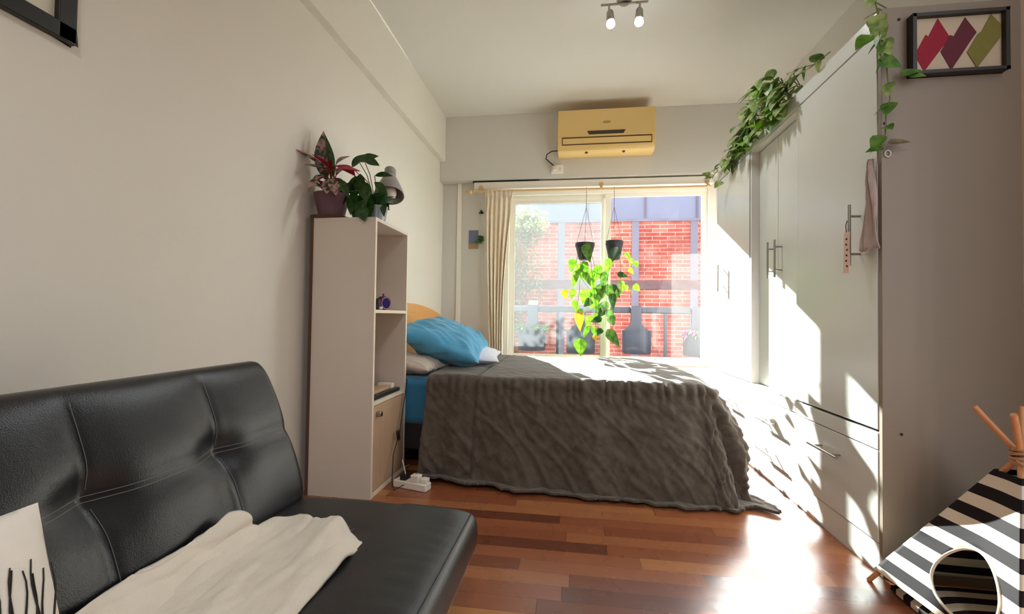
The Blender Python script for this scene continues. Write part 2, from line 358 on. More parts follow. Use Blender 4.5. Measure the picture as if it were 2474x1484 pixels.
# ------------------------------------------------------------------ room shell
XL, XR, YB, YH, YW, ZC = -1.30, 1.62, -2.6, 4.12, 4.235, 2.764
HB = 2.15                                    # underside of the header over the window
struct(MB().box(XL-.12, XR+.12, YB-.12, YW+.12, -.1, 0).build('floor', 'floor', shrink=(0, 0, 0)))
struct(MB().box(XL-.12, XR+.12, YB-.12, YW+.12, ZC, ZC+.1).build('ceiling', 'ceiling'))
struct(MB().box(XL-.12, XL, YB-.12, YW+.12, 0, ZC).build('wall_left', 'wall'))
struct(MB().box(XL, XL+.052, YB, YH, 2.335, ZC).build('trim_1', 'wall', bevel=.004))
struct(MB().box(XR, XR+.12, 1.1, YW+.12, 0, ZC).build('wall_right', 'wall_grey'))
struct(MB().box(.945, 1.04, -1.2, 1.1, 0, ZC).build('wall_partition', 'jamb', bevel=.006))
struct(MB().box(XL, XR, YB-.12, YB, 0, ZC).build('wall_rear', 'wall'))
WX0, WX1, WZ0, WZ1 = -.68, 1.24, .47, 2.10
mb = wall_hole(MB(), 1, YW, YW+.12, XL, XR, 0, ZC, WX0, WX1, WZ0, WZ1)
struct(mb.build('wall_window', 'wall_grey'))
struct(MB().box(XL, XR, YH, YW, HB, ZC).build('wall_header', 'wall_grey', bevel=.003))
struct(MB().box(-1.15, -1.108, YW-.02, YW, 0, HB).build('trim_2', 'trimwhite', bevel=.003))
struct(MB().box(XL, -.5, YW-.012, YW, 0, .08).build('baseboard_back', 'trimwhite', bevel=.003))
# pelmet of the roller shutter above the window
pel = MB().box(-.97, 1.2, 4.14, YW, 2.068, 2.135); struct(pel.build('trim_3', 'trimwhite', bevel=.006))
struct(MB().box(-.98, -.35, 4.142, YW, 2.135, 2.148).build('pelmet_gap_shade', 'dark'))  # dark strip standing in for the shaded gap above the pelmet

# window_1: outer frame, two sliding sashes
fr = MB()
fr.box(WX0, WX0+.04, YW+.01, YW+.11, WZ0, WZ1).box(WX1-.065, WX1, YW-.03, YW+.11, WZ0, WZ1).box(WX0, WX1, YW+.01, YW+.11, WZ0, WZ0+.02).box(WX0, WX1, YW+.01, YW+.11, 2.03, WZ1).box(WX0, .27, YW+.055, YW+.11, 1.99, 2.03)
win = struct(fr.build('window_1', 'trimwhite', bevel=.003))
def sash(x0, x1, y0, y1, z0, z1, t, glassm, label):
    s = MB(); s.box(x0, x0+t, y0, y1, z0, z1).box(x1-t, x1, y0, y1, z0, z1).box(x0+t, x1-t, y0, y1, z0, z0+.02).box(x0+t, x1-t, y0, y1, z1-.035, z1)
    so = s.build('sash', 'trimwhite', win, bevel=.003); 
    g = MB(); g.box(x0+t, x1-t, (y0+y1)/2-.002, (y0+y1)/2+.002, z0+.02, z1-.035); go = g.build('window_pane', glassm, so); go['label'] = label
    return so
sash(WX0+.04, .285, YW+.065, YW+.095, WZ0+.018, 1.995, .05, 'hazy', 'hazy pane behind the curtain side')
sash(.27, WX1-.06, YW+.02, YW+.05, WZ0+.018, 2.03, .05, 'glass', 'clear pane')
mb = MB().box(.268, .285, YW+.008, YW+.02, 1.02, 1.16); mb.build('latch', 'alu', win, bevel=.003)
mb = MB().box(WX0, WX1, YW-.035, YW+.01, WZ0-.03, WZ0); struct(mb.build('trim_5', 'trimwhite', bevel=.004))

# ------------------------------------------------------------------ outside
brick = thing('brick_building', (2.2, 8.6, 0), 'red brick wall of the building opposite, seen through the window', 'building')
MB().box(-4, 8, 8.5, 8.8, -1.5, 2.65).build('wall', 'brick', brick)
MB().box(-4, 8, 8.47, 8.8, 2.65, 2.70).build('coping', 'concrete', brick)
far = thing('pale_building', (2.5, 13.2, 0), 'pale blue rendered building showing above the red brick wall', 'building')
MB().box(-7, 12, 13, 13.6, -1.5, 4.55).build('wall', 'parapet', far)
for x in (-3.2, .3, 1.9, 3.3, 4.9): MB().box(x, x+.05, 12.96, 13, 2.6, 4.5).build('downpipe', 'concrete', far)
for x in (-.35, 1.01, 2.05, 3.2): MB().box(x+.01, x+.14, 8.48, 8.52, -1.5, 2.65).build('column', 'concrete', brick)
for z in (1.36,): MB().box(-4, 8, 8.475, 8.52, z+.04, z+.20).build('band', 'stain', brick)
struct(MB().box(-7, 12, 5.35, 16, -1.7, -1.5).build('ground', 'rust'))
struct(MB().box(-3, 4, YW+.12, 5.3, -.02, .05).build('balcony_floor', 'balcony'))
rail = thing('balcony_railing', (.3, 5.1, .05), 'dark flat balcony handrail with slim posts outside the window', 'railing')
MB().box(-2.2, 3.2, 5.08, 5.12, .92, .985).build('handrail', 'rail', rail, bevel=.006)
for x in (-1.35, -.2, .98, 2.1): MB().box(x-.015, x+.015, 5.085, 5.115, .05, .92).build('post', 'rail', rail)
MB().box(-2.2, 3.2, 5.085, 5.115, .12, .15).build('bottom_rail', 'rail', rail)

def planter(x, w, h, ztop, potm, label, flora):
    t = thing('railing_planter', (x, 5.0, ztop-h), label, 'planter', 'planters hung on the balcony railing')
    z0 = ztop-h; r = w/2
    pr = [(.001, 0), (r*.93, 0), (r*.97, .01), (r*.99, h*.8), (r, h*.86), (r*1.02, h), (r*.95, h), (r*.9, h*.86)]
    MB().lathe(pr, (x, 5.0, z0)).build('pot', potm, t)
    MB().lathe([(.001, 0), (r*.9, 0), (.001, .012)], (x, 5.0, ztop-.05)).build('soil', 'soil', t)
    # hook: the neck that widens down into the pot and grips the handrail
    k = MB(); prof = [(-r*.95, ztop-.02), (-.085, ztop+.045), (-.058, ztop+.075), (-.056, .985), (.056, .985), (.058, ztop+.075), (.085, ztop+.045), (r*.95, ztop-.02)]
    k.prism(prof, 1, 5.045, 5.075)
    k.box(x*0-.056, .056, 5.045, 5.13, .985, 1.0).box(-.056, .056, 5.122, 5.13, .93, .985)
    k.v = [p + Vector((x, 0, 0)) for p in k.v]
    k.build('hook', potm, t, bevel=.003)
    f = MB(); random.seed(int(x*100)+77)
    if flora == 'fringe':
        for i in range(150):
            a = random.uniform(0, 2*PI); b = Vector((x+r*.7*math.cos(a), 5.0+r*.8*math.sin(a), ztop-.03)); d = Vector((math.cos(a)*1.1, math.sin(a)*.8, random.uniform(.3, 1.5)))
            f.leaf(b, d, (0, 0, 1), random.uniform(.09, .17), .035, 1.4, .1, random.choice((0, 1)))
        f.build('foliage', ['leafA', 'leafB'], t)
    elif flora == 'pink':
        for i in range(120):
            a = random.uniform(0, 2*PI); b = Vector((x+r*.9*math.cos(a), 5.0+r*.9*math.sin(a), ztop-.02+random.uniform(-.02, .05))); d = Vector((math.cos(a)*1.2, math.sin(a), random.uniform(-.6, .9)))
            f.leaf(b, d, (0, 0, 1), random.uniform(.03, .09), .022, 1.6, .1, 0 if random.random() < .75 else 1)
        f.build('blooms', ['pinkflower', 'leafA'], t)['label'] = 'small pink flowers'
    else:
        for i in range(24):
            a = random.uniform(0, 2*PI); b = Vector((x+r*.6*math.cos(a), 5.0+r*.6*math.sin(a), ztop-.04)); d = Vector((math.cos(a)*.6, math.sin(a)*.6, 1))
            f.leaf(b, d, (0, 0, 1), random.uniform(.03, .06), .02, 1.2, .1)
        f.build('foliage', 'leafA', t)
    return t
planter(-.478, .31, .25, .74, 'potgrey', 'pale grey planter with a leafy fringe behind the hazy left pane', 'fringe')
planter(.06, .32, .25, .72, 'potgrey', 'dark grey planter behind the trailing vines, left of the window post', 'low')
planter(.66, .31, .25, .73, 'potgrey', 'grey planter with no visible plant, behind the clear pane beside the post', 'low')
planter(1.30, .32, .25, .72, 'potgrey', 'grey planter spilling pink flowers, nearest the right window jamb', 'pink')
tag(MB().box(-.53, -.43, 5.126, 5.134, .975, 1.05).build('paper_tag', 'paper'), 'small white square tag on the handrail above the leafy planter', 'tag')

tree = thing('garden_tree', (-1.3, 8.0, -1.5), 'pale olive tree in front of the brick wall, seen hazily through the left pane', 'tree')
tk = MB().tube([(-1.35, 8.0, -1.5), (-1.3, 8.0, .2), (-1.15, 7.95, 1.3), (-1.0, 7.9, 2.1)], [.1, .08, .06, .03])
tk.tube([(-1.3, 8, .2), (-1.6, 8.05, 1.2), (-1.7, 8, 2.2)], [.06, .05, .02]).tube([(-1.15, 7.95, 1.2), (-.85, 7.9, 1.8)], [.04, .015]); tk.build('trunk', 'bark', tree)
lf = MB(); random.seed(5)
for i in range(3600):
    c = random.choice(((-1.15, 8, 2.25, .62), (-1.05, 7.9, 1.5, .6), (-1.25, 8, .7, .55), (-1.6, 8.0, 1.8, .65), (-.85, 7.9, 2.5, .38)))
    v = Vector((random.gauss(0, 1), random.gauss(0, 1)*.6, random.gauss(0, 1))); v = v.normalized()*c[3]*random.uniform(.25, 1)
    v.y *= .55
    lf.leaf(Vector(c[:3])+v, (random.uniform(-1, 1), random.uniform(-1, 1), random.uniform(-.8, .6)), (0, 0, 1), random.uniform(.06, .11), .045, .4, .1, n=3)
lf.build('foliage', 'treeleaf', tree)

# ------------------------------------------------------------------ wardrobe
WF = 1.032
wd = thing('wardrobe', (1.3, 2.58, 0), 'long glossy white fitted wardrobe with steel bar handles along the right side', 'wardrobe')
RC = .045
MB().box(WF+.066, 1.60, 1.703, 3.462, .0, 1.93).box(WF+.02, WF+.066, 1.703, 2.26, 0, 1.93).box(WF+.02, WF+.066, 2.85, 3.462, 0, 1.93).box(WF+.02, WF+.066, 2.26, 2.85, 0, .47).build('carcass', 'dark', wd)
MB().box(WF+.002, 1.60, 1.685, 1.703, 0, 1.945).build('side_panel', 'side', wd, bevel=.001)['label'] = 'taupe end panel facing the room'
MB().box(WF, 1.60, 3.462, 3.482, 0, 1.945).build('side_panel', 'white', wd, bevel=.001)
MB().box(WF+.02, 1.61, 1.703, 3.48, 1.93, 1.945).build('top_panel', 'white', wd)
MB().box(WF, WF+.02, 1.703, 3.462, 1.877, 1.945).build('fascia', 'white', wd, bevel=.001)
MB().box(WF+.003, WF+.02, 1.703, 3.462, 0, .104).build('plinth', 'white', wd, bevel=.001)
MB().box(WF+.001, WF+.066, 2.826, 2.844, .49, 1.872).build('divider', 'alu', wd, bevel=.001)
MB().box(WF+.001, WF+.066, 2.264, 2.282, .49, 1.872).build('divider', 'white', wd, bevel=.001)
MB().box(WF+.001, WF+.066, 2.282, 2.826, .474, .489).build('ledge', 'white', wd, bevel=.001)
def bar_handle(par, y, z, ln, vert, face=WF):
    h = MB(); x = face-.036
    if vert:
        h.tube([(x, y, z-ln/2), (x, y, z+ln/2)], .0055, 10)
        for s in (-.31, .31): h.tube([(x, y, z+ln*s), (face, y, z+ln*s)], .0045, 8)
    else:
        h.tube([(x, y-ln/2, z), (x, y+ln/2, z)], .0055, 10)
        for s in (-.31, .31): h.tube([(x, y+ln*s, z), (face, y+ln*s, z)], .0045, 8)
    return h.build('handle', 'steel', par)
def door(y0, y1, hy, hz, hl, z1=1.870, face=WF):
    d = MB().box(face, face+.018, y0, y1, .492, z1).build('door', 'white', wd, bevel=.0012)
    bar_handle(d, hy, hz, hl, True, face); return d
door(2.860, 3.458, 3.33, 1.155, .19)
door(2.582, 2.824, 2.622, 1.19, .20, 1.858, WF+RC); door(2.285, 2.578, 2.535, 1.19, .20, 1.858, WF+RC)
door(1.706, 2.262, 1.80, 1.18, .225)
MB().box(WF+.002, WF+.066, 2.264, 2.844, 1.862, 1.8785).build('fascia', 'white', wd)
def drawer(y0, y1, z0, z1, hz=None, hl=.2):
    d = MB().box(WF, WF+.018, y0, y1, z0, z1).build('drawer', 'white', wd, bevel=.0012)
    if hz: bar_handle(d, (y0+y1)/2, hz, hl, False)
for y0, y1 in ((2.836, 3.458), (2.286, 2.830)):
    drawer(y0, y1, .268, .425, .325); drawer(y0, y1, .108, .265, .165)
    MB().box(WF, WF+.018, y0, y1, .429, .487).build('rail_strip', 'white', wd, bevel=.001)
drawer(1.706, 2.282, .108, .42, .338, .215)
MB().box(WF, WF+.018, 1.706, 2.282, .424, .482).build('rail_strip', 'white', wd, bevel=.001)
for px, py in ((2172, 47), (2138, 298), (2178, 1050)):
    p = at(px, py, 1, 1.684); MB().lathe([(.001, 0), (.005, 0), (.005, .001), (.001, .001)], p, (0, -1, 0), 10).build('screw_cap', 'ink', wd)
p = at(2143, 372, 1, 1.684); MB().tube([p+Vector((.009*math.cos(a*.5), -.004, .011*math.sin(a*.5))) for a in range(14)], .0018, 6).build('ring_hook', 'alu', wd)

# scarf and tag
sc = MB(); random.seed(3)
def scarf_fn(u, v):
    z = 1.43 - v*.32; w = .006 + .026*min(1, v*1.6) + (.02*max(0, v-.72)/.28)
    y = 1.712 + (u-.5)*w*2 + .004*math.sin(9*v); x = WF-.014-.012*math.sin(u*PI)*(.4+v) + .006*math.sin(u*14+v*6) - .012*max(0, v-.7)
    return (x, y, z + .02*math.sin(u*9)*max(0, v-.8))
sc.grid(14, 24, scarf_fn); tag(sc.build('scarf', 'scarf', solid=.004), 'dusty pink scarf hanging at the near edge of the wardrobe by the door handle', 'scarf')
tg = thing('paper_tag', (.985, 1.80, 1.0), 'narrow pink card tag with dark marks hung on the wardrobe handle', 'tag')
MB().obox((.984, 1.795, 1.115), (.0015, .034, .15), (R(3), 0, 0)).build('card', 'tagc', tg)
mk = MB()
for k in range(6): mk.obox((.9825, 1.793+.003*math.sin(k*2.1), 1.165-.02*k), (.001, .009, .006), (R(3+20*(k % 2)), 0, 0))
mk.build('marks', 'ink', tg); MB().tube([(.985, 1.797, 1.185), (.984, 1.8, 1.215), (.992, 1.806, 1.235)], .0015, 6).build('string', 'black_cord', tg)

# diamond picture on the wardrobe end panel
a0 = at(2195, 38, 1, 1.67); a1 = at(2432, 23, 1, 1.67); a2 = at(2430, 176, 1, 1.67); a3 = at(2192, 186, 1, 1.67)
fx0, fx1, fz0, fz1 = a0.x+.004, (a1.x+a2.x)/2, (a2.z+a3.z)/2+.004, (a0.z+a1.z)/2
art = thing('framed_picture', ((fx0+fx1)/2, 1.68, fz0), 'dark framed textile picture of crimson, maroon and olive diamonds on the wardrobe end', 'picture')
f = MB(); tt = .012
f.box(fx0, fx1, 1.655, 1.685, fz1-tt, fz1).box(fx0, fx1, 1.655, 1.685, fz0, fz0+tt).box(fx0, fx0+tt, 1.655, 1.685, fz0, fz1).box(fx1-tt, fx1, 1.655, 1.685, fz0, fz1); f.build('frame', 'framebrown', art, bevel=.001)
MB().box(fx0+tt, fx1-tt, 1.672, 1.684, fz0+tt, fz1-tt).build('canvas', 'canvas', art)
iw = fx1-fx0-2*tt; ih = fz1-fz0-2*tt
def dia(poly, m, lvl):
    q = MB(); q.prism([(fx0+tt+u*iw, fz0+tt+v*ih) for u, v in poly], 1, 1.671-.0008*lvl, 1.6725); q.build('diamond', m, art)
dia([(.01, .33), (.12, .01), (.32, .42), (.42, .62), (.28, .99), (.17, .66), (.14, .70)], 'diaR', 0)
dia([(.31, .36), (.43, .01), (.66, .55), (.72, .68), (.59, .97), (.46, .63), (.42, .66)], 'diaM', 1)
dia([(.61, .32), (.72, .02), (.98, .55), (.99, .80), (.88, .99), (.78, .70), (.73, .64)], 'diaO', 2)

# ------------------------------------------------------------------ teepee
TA, TB, TC, TD = Vector((.978, 1.665, 0)), Vector((.985, 1.16, 0)), Vector((1.48, 1.16, 0)), Vector((1.48, 1.655, 0))
AP = Vector((1.215, 1.42, .50)); tp = thing('play_teepee', (1.21, 1.4, 0), 'small black and white striped teepee with wooden poles by the wardrobe end', 'tent')
for b, tip in ((TA, (1.262, 1.345)), (TB, (1.135, 1.52)), (TC, (1.10, 1.47)), (TD, (1.175, 1.37))):
    top = AP + (AP-b).normalized()*.15
    MB().tube([b, b.lerp(AP, .5), AP, top], .0075, 10).build('pole', 'pine', tp)
FB, FT = .045, .475      # fabric from just above the floor to just under the knot
def on_face(a, b, u, v, push=0):
    p = a.lerp(b, u).lerp(AP, .09 + v*(.90-.09)); c = Vector((AP.x, AP.y, p.z)); d = (p-c); d.z = 0
    return p + d.normalized()*(.0165 + push)
def fabric_face(a, b, hole=None, nu=40, nv=40):
    mb = MB()
    if not hole:
        mb.grid(nu, nv, lambda u, v: on_face(a, b, u, v, -.012*math.sin(PI*u)*(1-v))); return mb
    # face with a round opening: rings from the outline to the hole rim
    K = 72; RN = 14; hu, hv, hr, hs = hole
    for j in range(RN+1):
        for k in range(K):
            w = 2*PI*k/K; cx, cz = math.cos(w), math.sin(w)
            s = 1/max(abs(cx), abs(cz)); ou, ov = .5+.5*cx*s, .5+.5*cz*s
            iu, iv = hu + hr*cx, hv + hs*cz
            t = j/RN; u, v = ou*(1-t)+iu*t, ov*(1-t)+iv*t
            mb.v.append(on_face(a, b, u, v, -.022*math.sin(PI*u)*(1-v*.6)))
    for j in range(RN):
        for k in range(K):
            mb.f.append((j*K+k, j*K+(k+1) % K, (j+1)*K+(k+1) % K, (j+1)*K+k)); mb.mi.append(0)
    return mb
HOLE = (.58, .28, .28, .21)
fabric_face(TA, TB, HOLE).build('front_panel', 'tent', tp, solid=.003)['label'] = 'striped panel with the round opening'
for a, b in ((TB, TC), (TC, TD), (TD, TA)): fabric_face(a, b).build('side_panel', 'tent', tp, solid=.003)
hu, hv, hr, hs = HOLE
MB().tube([on_face(TA, TB, hu+hr*math.cos(2*PI*k/48), hv+hs*math.sin(2*PI*k/48), .002 - .022*math.sin(PI*(hu+hr*math.cos(2*PI*k/48)))*(1-.6*(hv+hs*math.sin(2*PI*k/48)))) for k in range(49)], .004, 8).build('rim_binding', 'piping', tp)
pad = MB(); pad.grid(18, 18, lambda u, v: (1.01+.41*u, 1.2+.41*v, .02+.045*(1-(2*u-1)**6)*(1-(2*v-1)**6))); pad.box(1.01, 1.42, 1.2, 1.61, .005, .02); pad.build('floor_pad', 'tentpad', tp)
rp = MB()
for k in range(5): rp.tube([AP + Vector((.02*math.cos(2*PI*i/16), .02*math.sin(2*PI*i/16), -.018+.008*k+.006*math.sin(2*PI*i/16+k))) for i in range(17)], .0045, 6)
rp.tube([AP+Vector((-.02, -.01, -.01)), AP+Vector((-.01, -.04, -.03)), AP+Vector((.015, -.05, -.06))], .003, 6); rp.build('rope', 'rope', tp)

# ------------------------------------------------------------------ sofa
YE, YS = 1.175, -.62                       # far end and near end
BX0, BZ0, BZ1, BK = -.725, .335, .722, .387
SEAMS_Y = [.935, .655, .375, .095, -.185, -.465]
sofa = thing('futon_sofa', (-.55, (YE+YS)/2, 0), 'black faux leather click-clack sofa with tufted backrest at lower left', 'sofa')
def tuft(y, h):
    """depth of the seams and buttons of the backrest; h runs 0..1 from bottom to top"""
    d = .004*math.exp(-((h-.5)/.020)**2) + .007*math.exp(-((h-.5)/.09)**2)
    for s in SEAMS_Y:
        d += (.004*math.exp(-((y-s)/.012)**2) + .009*math.exp(-((y-s)/.06)**2))*(1-abs(2*h-1)**3)
        d += .020*math.exp(-(((y-s)/.05)**2 + ((h-.5)/.11)**2))
    return d
TH = .13
def ring(e, hx, hz, n):
    # points of a rounded rectangle, evenly spaced along its outline (unit coordinates)
    P = []
    for k in range(4001):
        a = 2*PI*k/4000 - PI*.75; ca, sa = math.cos(a), math.sin(a)
        P.append((math.copysign(abs(ca)**e, ca), math.copysign(abs(sa)**e, sa)))
    L_ = [0]
    for p, q in zip(P, P[1:]): L_.append(L_[-1] + math.hypot((p[0]-q[0])*hx, (p[1]-q[1])*hz))
    out = []; j = 0
    for k in range(n):
        w = L_[-1]*k/n
        while L_[j+1] < w: j += 1
        out.append(P[j])
    return out
NR = 150
BRING = ring(.34, TH/2, (BZ1-BZ0)/2, NR)
def back_pt(y, h, side, end):
    """side: -1..1 across the thickness (front +1), end: inset of the rounded ends"""
    z = BZ0 + (BZ1-BZ0)*h; x = BX0 - BK*(z-BZ0)
    return x, z
def backrest_pt(y, w, ins):
    """w in 0..1 round the cross-section: front bottom -> front top -> rear top -> rear bottom"""
    hx, hz = TH/2, (BZ1-BZ0)/2
    ux, uz = BRING[int(round(w*NR)) % NR]; px = ux*(hx-ins); pz = uz*(hz-ins)
    h = (pz+hz)/(2*hz); crown = 0
    if px > 0:
        crown = .012*(1-abs(2*h-1)**2) - tuft(y, h)*min(1, px/(hx*.9))
        crown *= max(0, 1-ins/.03)
    zc = (BZ0+BZ1)/2; z = zc + pz; x = BX0 - hx + px + crown - BK*(z-BZ0)
    z += BK*px*.5
    return Vector((x, y, z))
def slab(fn, n_along, n_round, y0, y1, rnd):
    mb = MB(); ring = []
    ys = []
    for k in range(6): a = PI/2*k/5; ys.append((y0 + rnd*(1-math.sin(a)), rnd*(1-math.cos(a))))
    ys = ys[::-1]
    ys = [(y0 + rnd*(1-math.cos(PI/2*k/5)), rnd*(1-math.sin(PI/2*k/5))) for k in range(6)]
    for i in range(1, n_along): ys.append((y0+rnd + (y1-y0-2*rnd)*i/n_along, 0))
    ys += [(y1 - rnd*(1-math.cos(PI/2*k/5)), rnd*(1-math.sin(PI/2*k/5))) for k in range(5, -1, -1)]
    for y, ins in ys:
        for k in range(n_round): mb.v.append(fn(y, k/n_round, ins))
    n = n_round
    for i in range(len(ys)-1):
        for k in range(n): mb.f.append((i*n+k, i*n+(k+1) % n, (i+1)*n+(k+1) % n, (i+1)*n+k)); mb.mi.append(0)
    mb.f.append(tuple(range(n))); mb.mi.append(0); mb.f.append(tuple((len(ys)-1)*n+k for k in range(n))); mb.mi.append(0)
    return mb
back = slab(backrest_pt, 240, NR, YS, YE, .03).build('backrest', 'leather', sofa, smooth=60)
def front_of_back(y, h):
    zc = (BZ0+BZ1)/2; hz = (BZ1-BZ0)/2; pz = (2*h-1)*hz; px = TH/2*(1-abs(2*h-1)**6*.1)
    z = zc+pz; x = BX0 - TH/2 + px + .012*(1-abs(2*h-1)**2) - tuft(y, h) - BK*(z-BZ0)
    return Vector((x+.0012, y, z + BK*px*.5))
st = MB()
for dh in (-.012, .012): st.tube([front_of_back(YS+.03+(YE-YS-.07)*i/160, .5+dh) for i in range(161)], .0007, 5)
for s in SEAMS_Y[:4]:
    st.tube([front_of_back(s+.007, .06+.40*i/30) for i in range(31)], .0005, 5); st.tube([front_of_back(s+.007, .54+.38*i/30) for i in range(31)], .0005, 5)
st.build('stitching', 'thread', back)
# frayed top edge
fy = MB(); FI = min((k for k in range(NR) if BRING[k][1] > .97), key=lambda k: abs(BRING[k][0]+.45))
def fray(u, v):
    y = .985 + u*.15; b = backrest_pt(y, FI/NR, 0)
    k = max(0, nz(y*60, 2)+.15)
    return (b.x + .004 - .012*v*nz(y*40, 5), y, b.z - .003 + v*(.001+.010*k))
fy.grid(90, 4, fray); fy.build('frayed_edge', 'leather', back, solid=.002)
SX0, SX1, SZ0, SZ1 = -.80, -.258, .238, .352
SRING = ring(.22, (SX1-SX0)/2, (SZ1-SZ0)/2, 160)
def seam_x(y): return -.470 - .32*min(.2, max(0, 1.16-y))
def seat_pt(y, w, ins):
    hx, hz = (SX1-SX0)/2, (SZ1-SZ0)/2; ux, uz = SRING[int(round(w*160)) % 160]
    px = ux*(hx-ins); pz = uz*(hz-ins)
    x = (SX0+SX1)/2 + px; z = (SZ0+SZ1)/2 + pz
    if pz > 0:
        d = .006*math.exp(-((x-seam_x(y))/.012)**2)
        for s in (.655, .095, -.465): d += .005*math.exp(-((y-s)/.014)**2)*(1 if x < -.3 else 0)
        z += (.008*(1-(px/hx)**4) - d + .0015*nz(x*9, y*9))*max(0, 1-ins/.03)
        if x > -.38: z += .0018*nz(x*8, y*45)*(1-abs((x+.31)/.07)) if abs((x+.31)/.07) < 1 else 0
    if px > 0: x += .012*(1-(pz/hz)**2)
    return Vector((x, y, z))
seat = slab(seat_pt, 150, 160, YS, YE, .022).build('seat', 'leather', sofa, smooth=60)
sst = MB()
for dx in (-.008, .008): sst.tube([Vector((seam_x(y)+dx, y, .3575)) for y in [YS+.05+(YE-.03-YS-.05)*i/80 for i in range(81)]], .0008, 5)
sst.build('stitching', 'thread', seat)
MB().tube([Vector((-.2635, YS+.03+(YE-YS-.05)*i/80, .3475)) for i in range(81)], .0022, 6).build('edge_seam', 'blackplastic', seat)
pp = MB().tube([Vector((-.262, YS+.02+(YE-YS-.03)*i/40, SZ0+.006)) for i in range(41)], .005, 8); pp.build('piping', 'piping', seat)
MB().box(-.78, -.32, YS+.1, YE-.1, .20, .24).build('frame', 'dark', sofa, bevel=.004)
for x, y in ((-.74, YS+.15), (-.36, YS+.15), (-.74, YE-.25), (-.36, YE-.25)): MB().tube([(x, y, 0), (x, y, .21)], [.014, .018], 12).build('leg', 'steel', sofa)
for y in (YS+.2, YE-.35): MB().obox((-.83, y, .36), (.05, .03, .22), (0, R(-20), 0)).build('hinge', 'dark', sofa)

# throw: climbs the lower backrest, folds onto the seat
thr = MB()
def throw_fn(u, v):
    # u: 0 on the backrest .. 1 at the front edge; v: 0 far edge .. 1 near
    yf = .87 + .13*min(1, u/.42) - .06*max(0, (u-.45))/.55 ; 
    yn = .20 + .25*u*0
    if u < .22: yf += .008*math.sin(u*26)
    y = yf + (yn-yf)*v
    wv = .010*math.sin(v*8+u*5)*.5 + .018*nz(u*5.2+1, v*4)*1.0 + .006*nz(u*16, v*14)
    edge = math.exp(-(v/.10)**2)
    ripple = edge*(.030*max(0, math.sin(u*10.2+.4)) + .006*math.sin(u*25))
    b = .30
    if u < b:
        t = u/b; h = .17*(1-t); p = front_of_back(y, h*1.0)
        x0, z0 = p.x + .012, p.z + .004
        x = x0 + (.05*t**3); z = z0 + .010*t
        x += abs(wv)*.8 + ripple*.5; z += ripple*.5*t + edge*.02*math.exp(-((t-.1)/.25)**2)
    else:
        t = (u-b)/(1-b); x = -.70 + t*(.70-.455) ; z = .374 + max(wv, -.006) + ripple
        if t > .9: z -= .008*(t-.9)/.1
    if u > .985: z -= .004
    return (x, y, z)
thr.grid(90, 100, throw_fn, uv=lambda u, v: (u, v))
tag(thr.build('throw_blanket', 'throw', solid=.008, smooth=80), 'oatmeal woven throw spread over the black sofa seat', 'blanket')

# cushion with a line drawing
cu = thing('cushion', (-.62, .33, .37), 'off white cushion with dark feathery line drawing at the left edge of the sofa', 'cushion')
Q = Matrix.Rotation(R(-21), 3, 'Y'); CC = Vector((-.662, .268, .448)); CW, CHH, CT = .25, .165, .055
def cush_pt(u, v, s):
    a, b = 2*u-1, 2*v-1
    ax = a*(1-.05*(1-b*b)*0 - .05*(1-abs(b))*abs(a)); bz = b*(1-.04*(1-abs(a))*abs(b))
    th = CT*max(0, (1-abs(a)**2.6))**.5*max(0, (1-abs(b)**2.6))**.5*s
    return CC + Q @ Vector((th, ax*CW, bz*CHH))
cm = MB(); cm.grid(40, 40, lambda u, v: cush_pt(u, v, 1)); cm.grid(40, 40, lambda u, v: cush_pt(u, v, -1))
MT['cushion'] = cloth_mat('cushion_linen', (244, 238, 228), 300, .3); cm.build('cover', 'cushion', cu, smooth=80)
ln = MB(); random.seed(21)
for i in range(34):
    u0 = .36 + .0185*i + random.uniform(-.008, .008); top = .90 - .30*max(0, u0-.72)*2.6*max(.3, u0-.2) + random.uniform(-.05, .03)
    pts = []
    for k in range(14):
        t = k/13; v = .25 + (top-.25)*t
        u = u0 - .07*(1-t) + .010*math.sin(t*10+i*1.7)*t + (.022 if (i % 3) == 0 else -.010)*t*t
        pts.append(cush_pt(min(.985, max(.02, u)), v, 1) + Q @ Vector((.0008, 0, 0)))
    ln.tube(pts, [.0022*(1-.65*k/13) for k in range(14)], 5)
ln.build('line_drawing', 'ink', cu)

# ------------------------------------------------------------------ tall shelf
SXA, SXB, SYA, SYB, SZT = -1.252, -.937, 1.99, 2.405, 1.325
shf = thing('tall_shelf', ((SXA+SXB)/2, (SYA+SYB)/2, 0), 'tall narrow beige shelf unit with a low oak door, between sofa and bed', 'shelf')
MB().box(SXA, SXB-.001, SYA, SYA+.016, 0, SZT-.016).build('side_panel', 'panel', shf)
MB().box(SXA, SXB-.001, SYB-.016, SYB, 0, SZT-.016).build('side_panel', 'panel', shf)
e = MB().box(SXB-.001, SXB+.001, SYA, SYA+.016, 0, SZT).box(SXB-.001, SXB+.001, SYB-.016, SYB, 0, SZT); e.build('edge_band', 'edge', shf)
MB().box(SXA, SXB, SYA, SYB, SZT-.016, SZT).build('top_panel', 'panel', shf, bevel=.0008)
for z in (.887, .447): MB().box(SXA, SXB, SYA+.016, SYB-.016, z-.016, z).build('shelf_board', 'edge', shf, bevel=.0008)
MB().box(SXA, SXB, SYA+.016, SYB-.016, .0, .022).build('bottom_panel', 'edge', shf, bevel=.0008)
MB().box(SXA-.014, SXA, SYA-.004, SYB, 0, SZT+.01).build('back_panel', 'hardboard', shf)
dr = MB().box(SXB-.017, SXB-.001, SYA+.018, SYB-.018, .026, .428).build('door', 'oak', shf, bevel=.001)
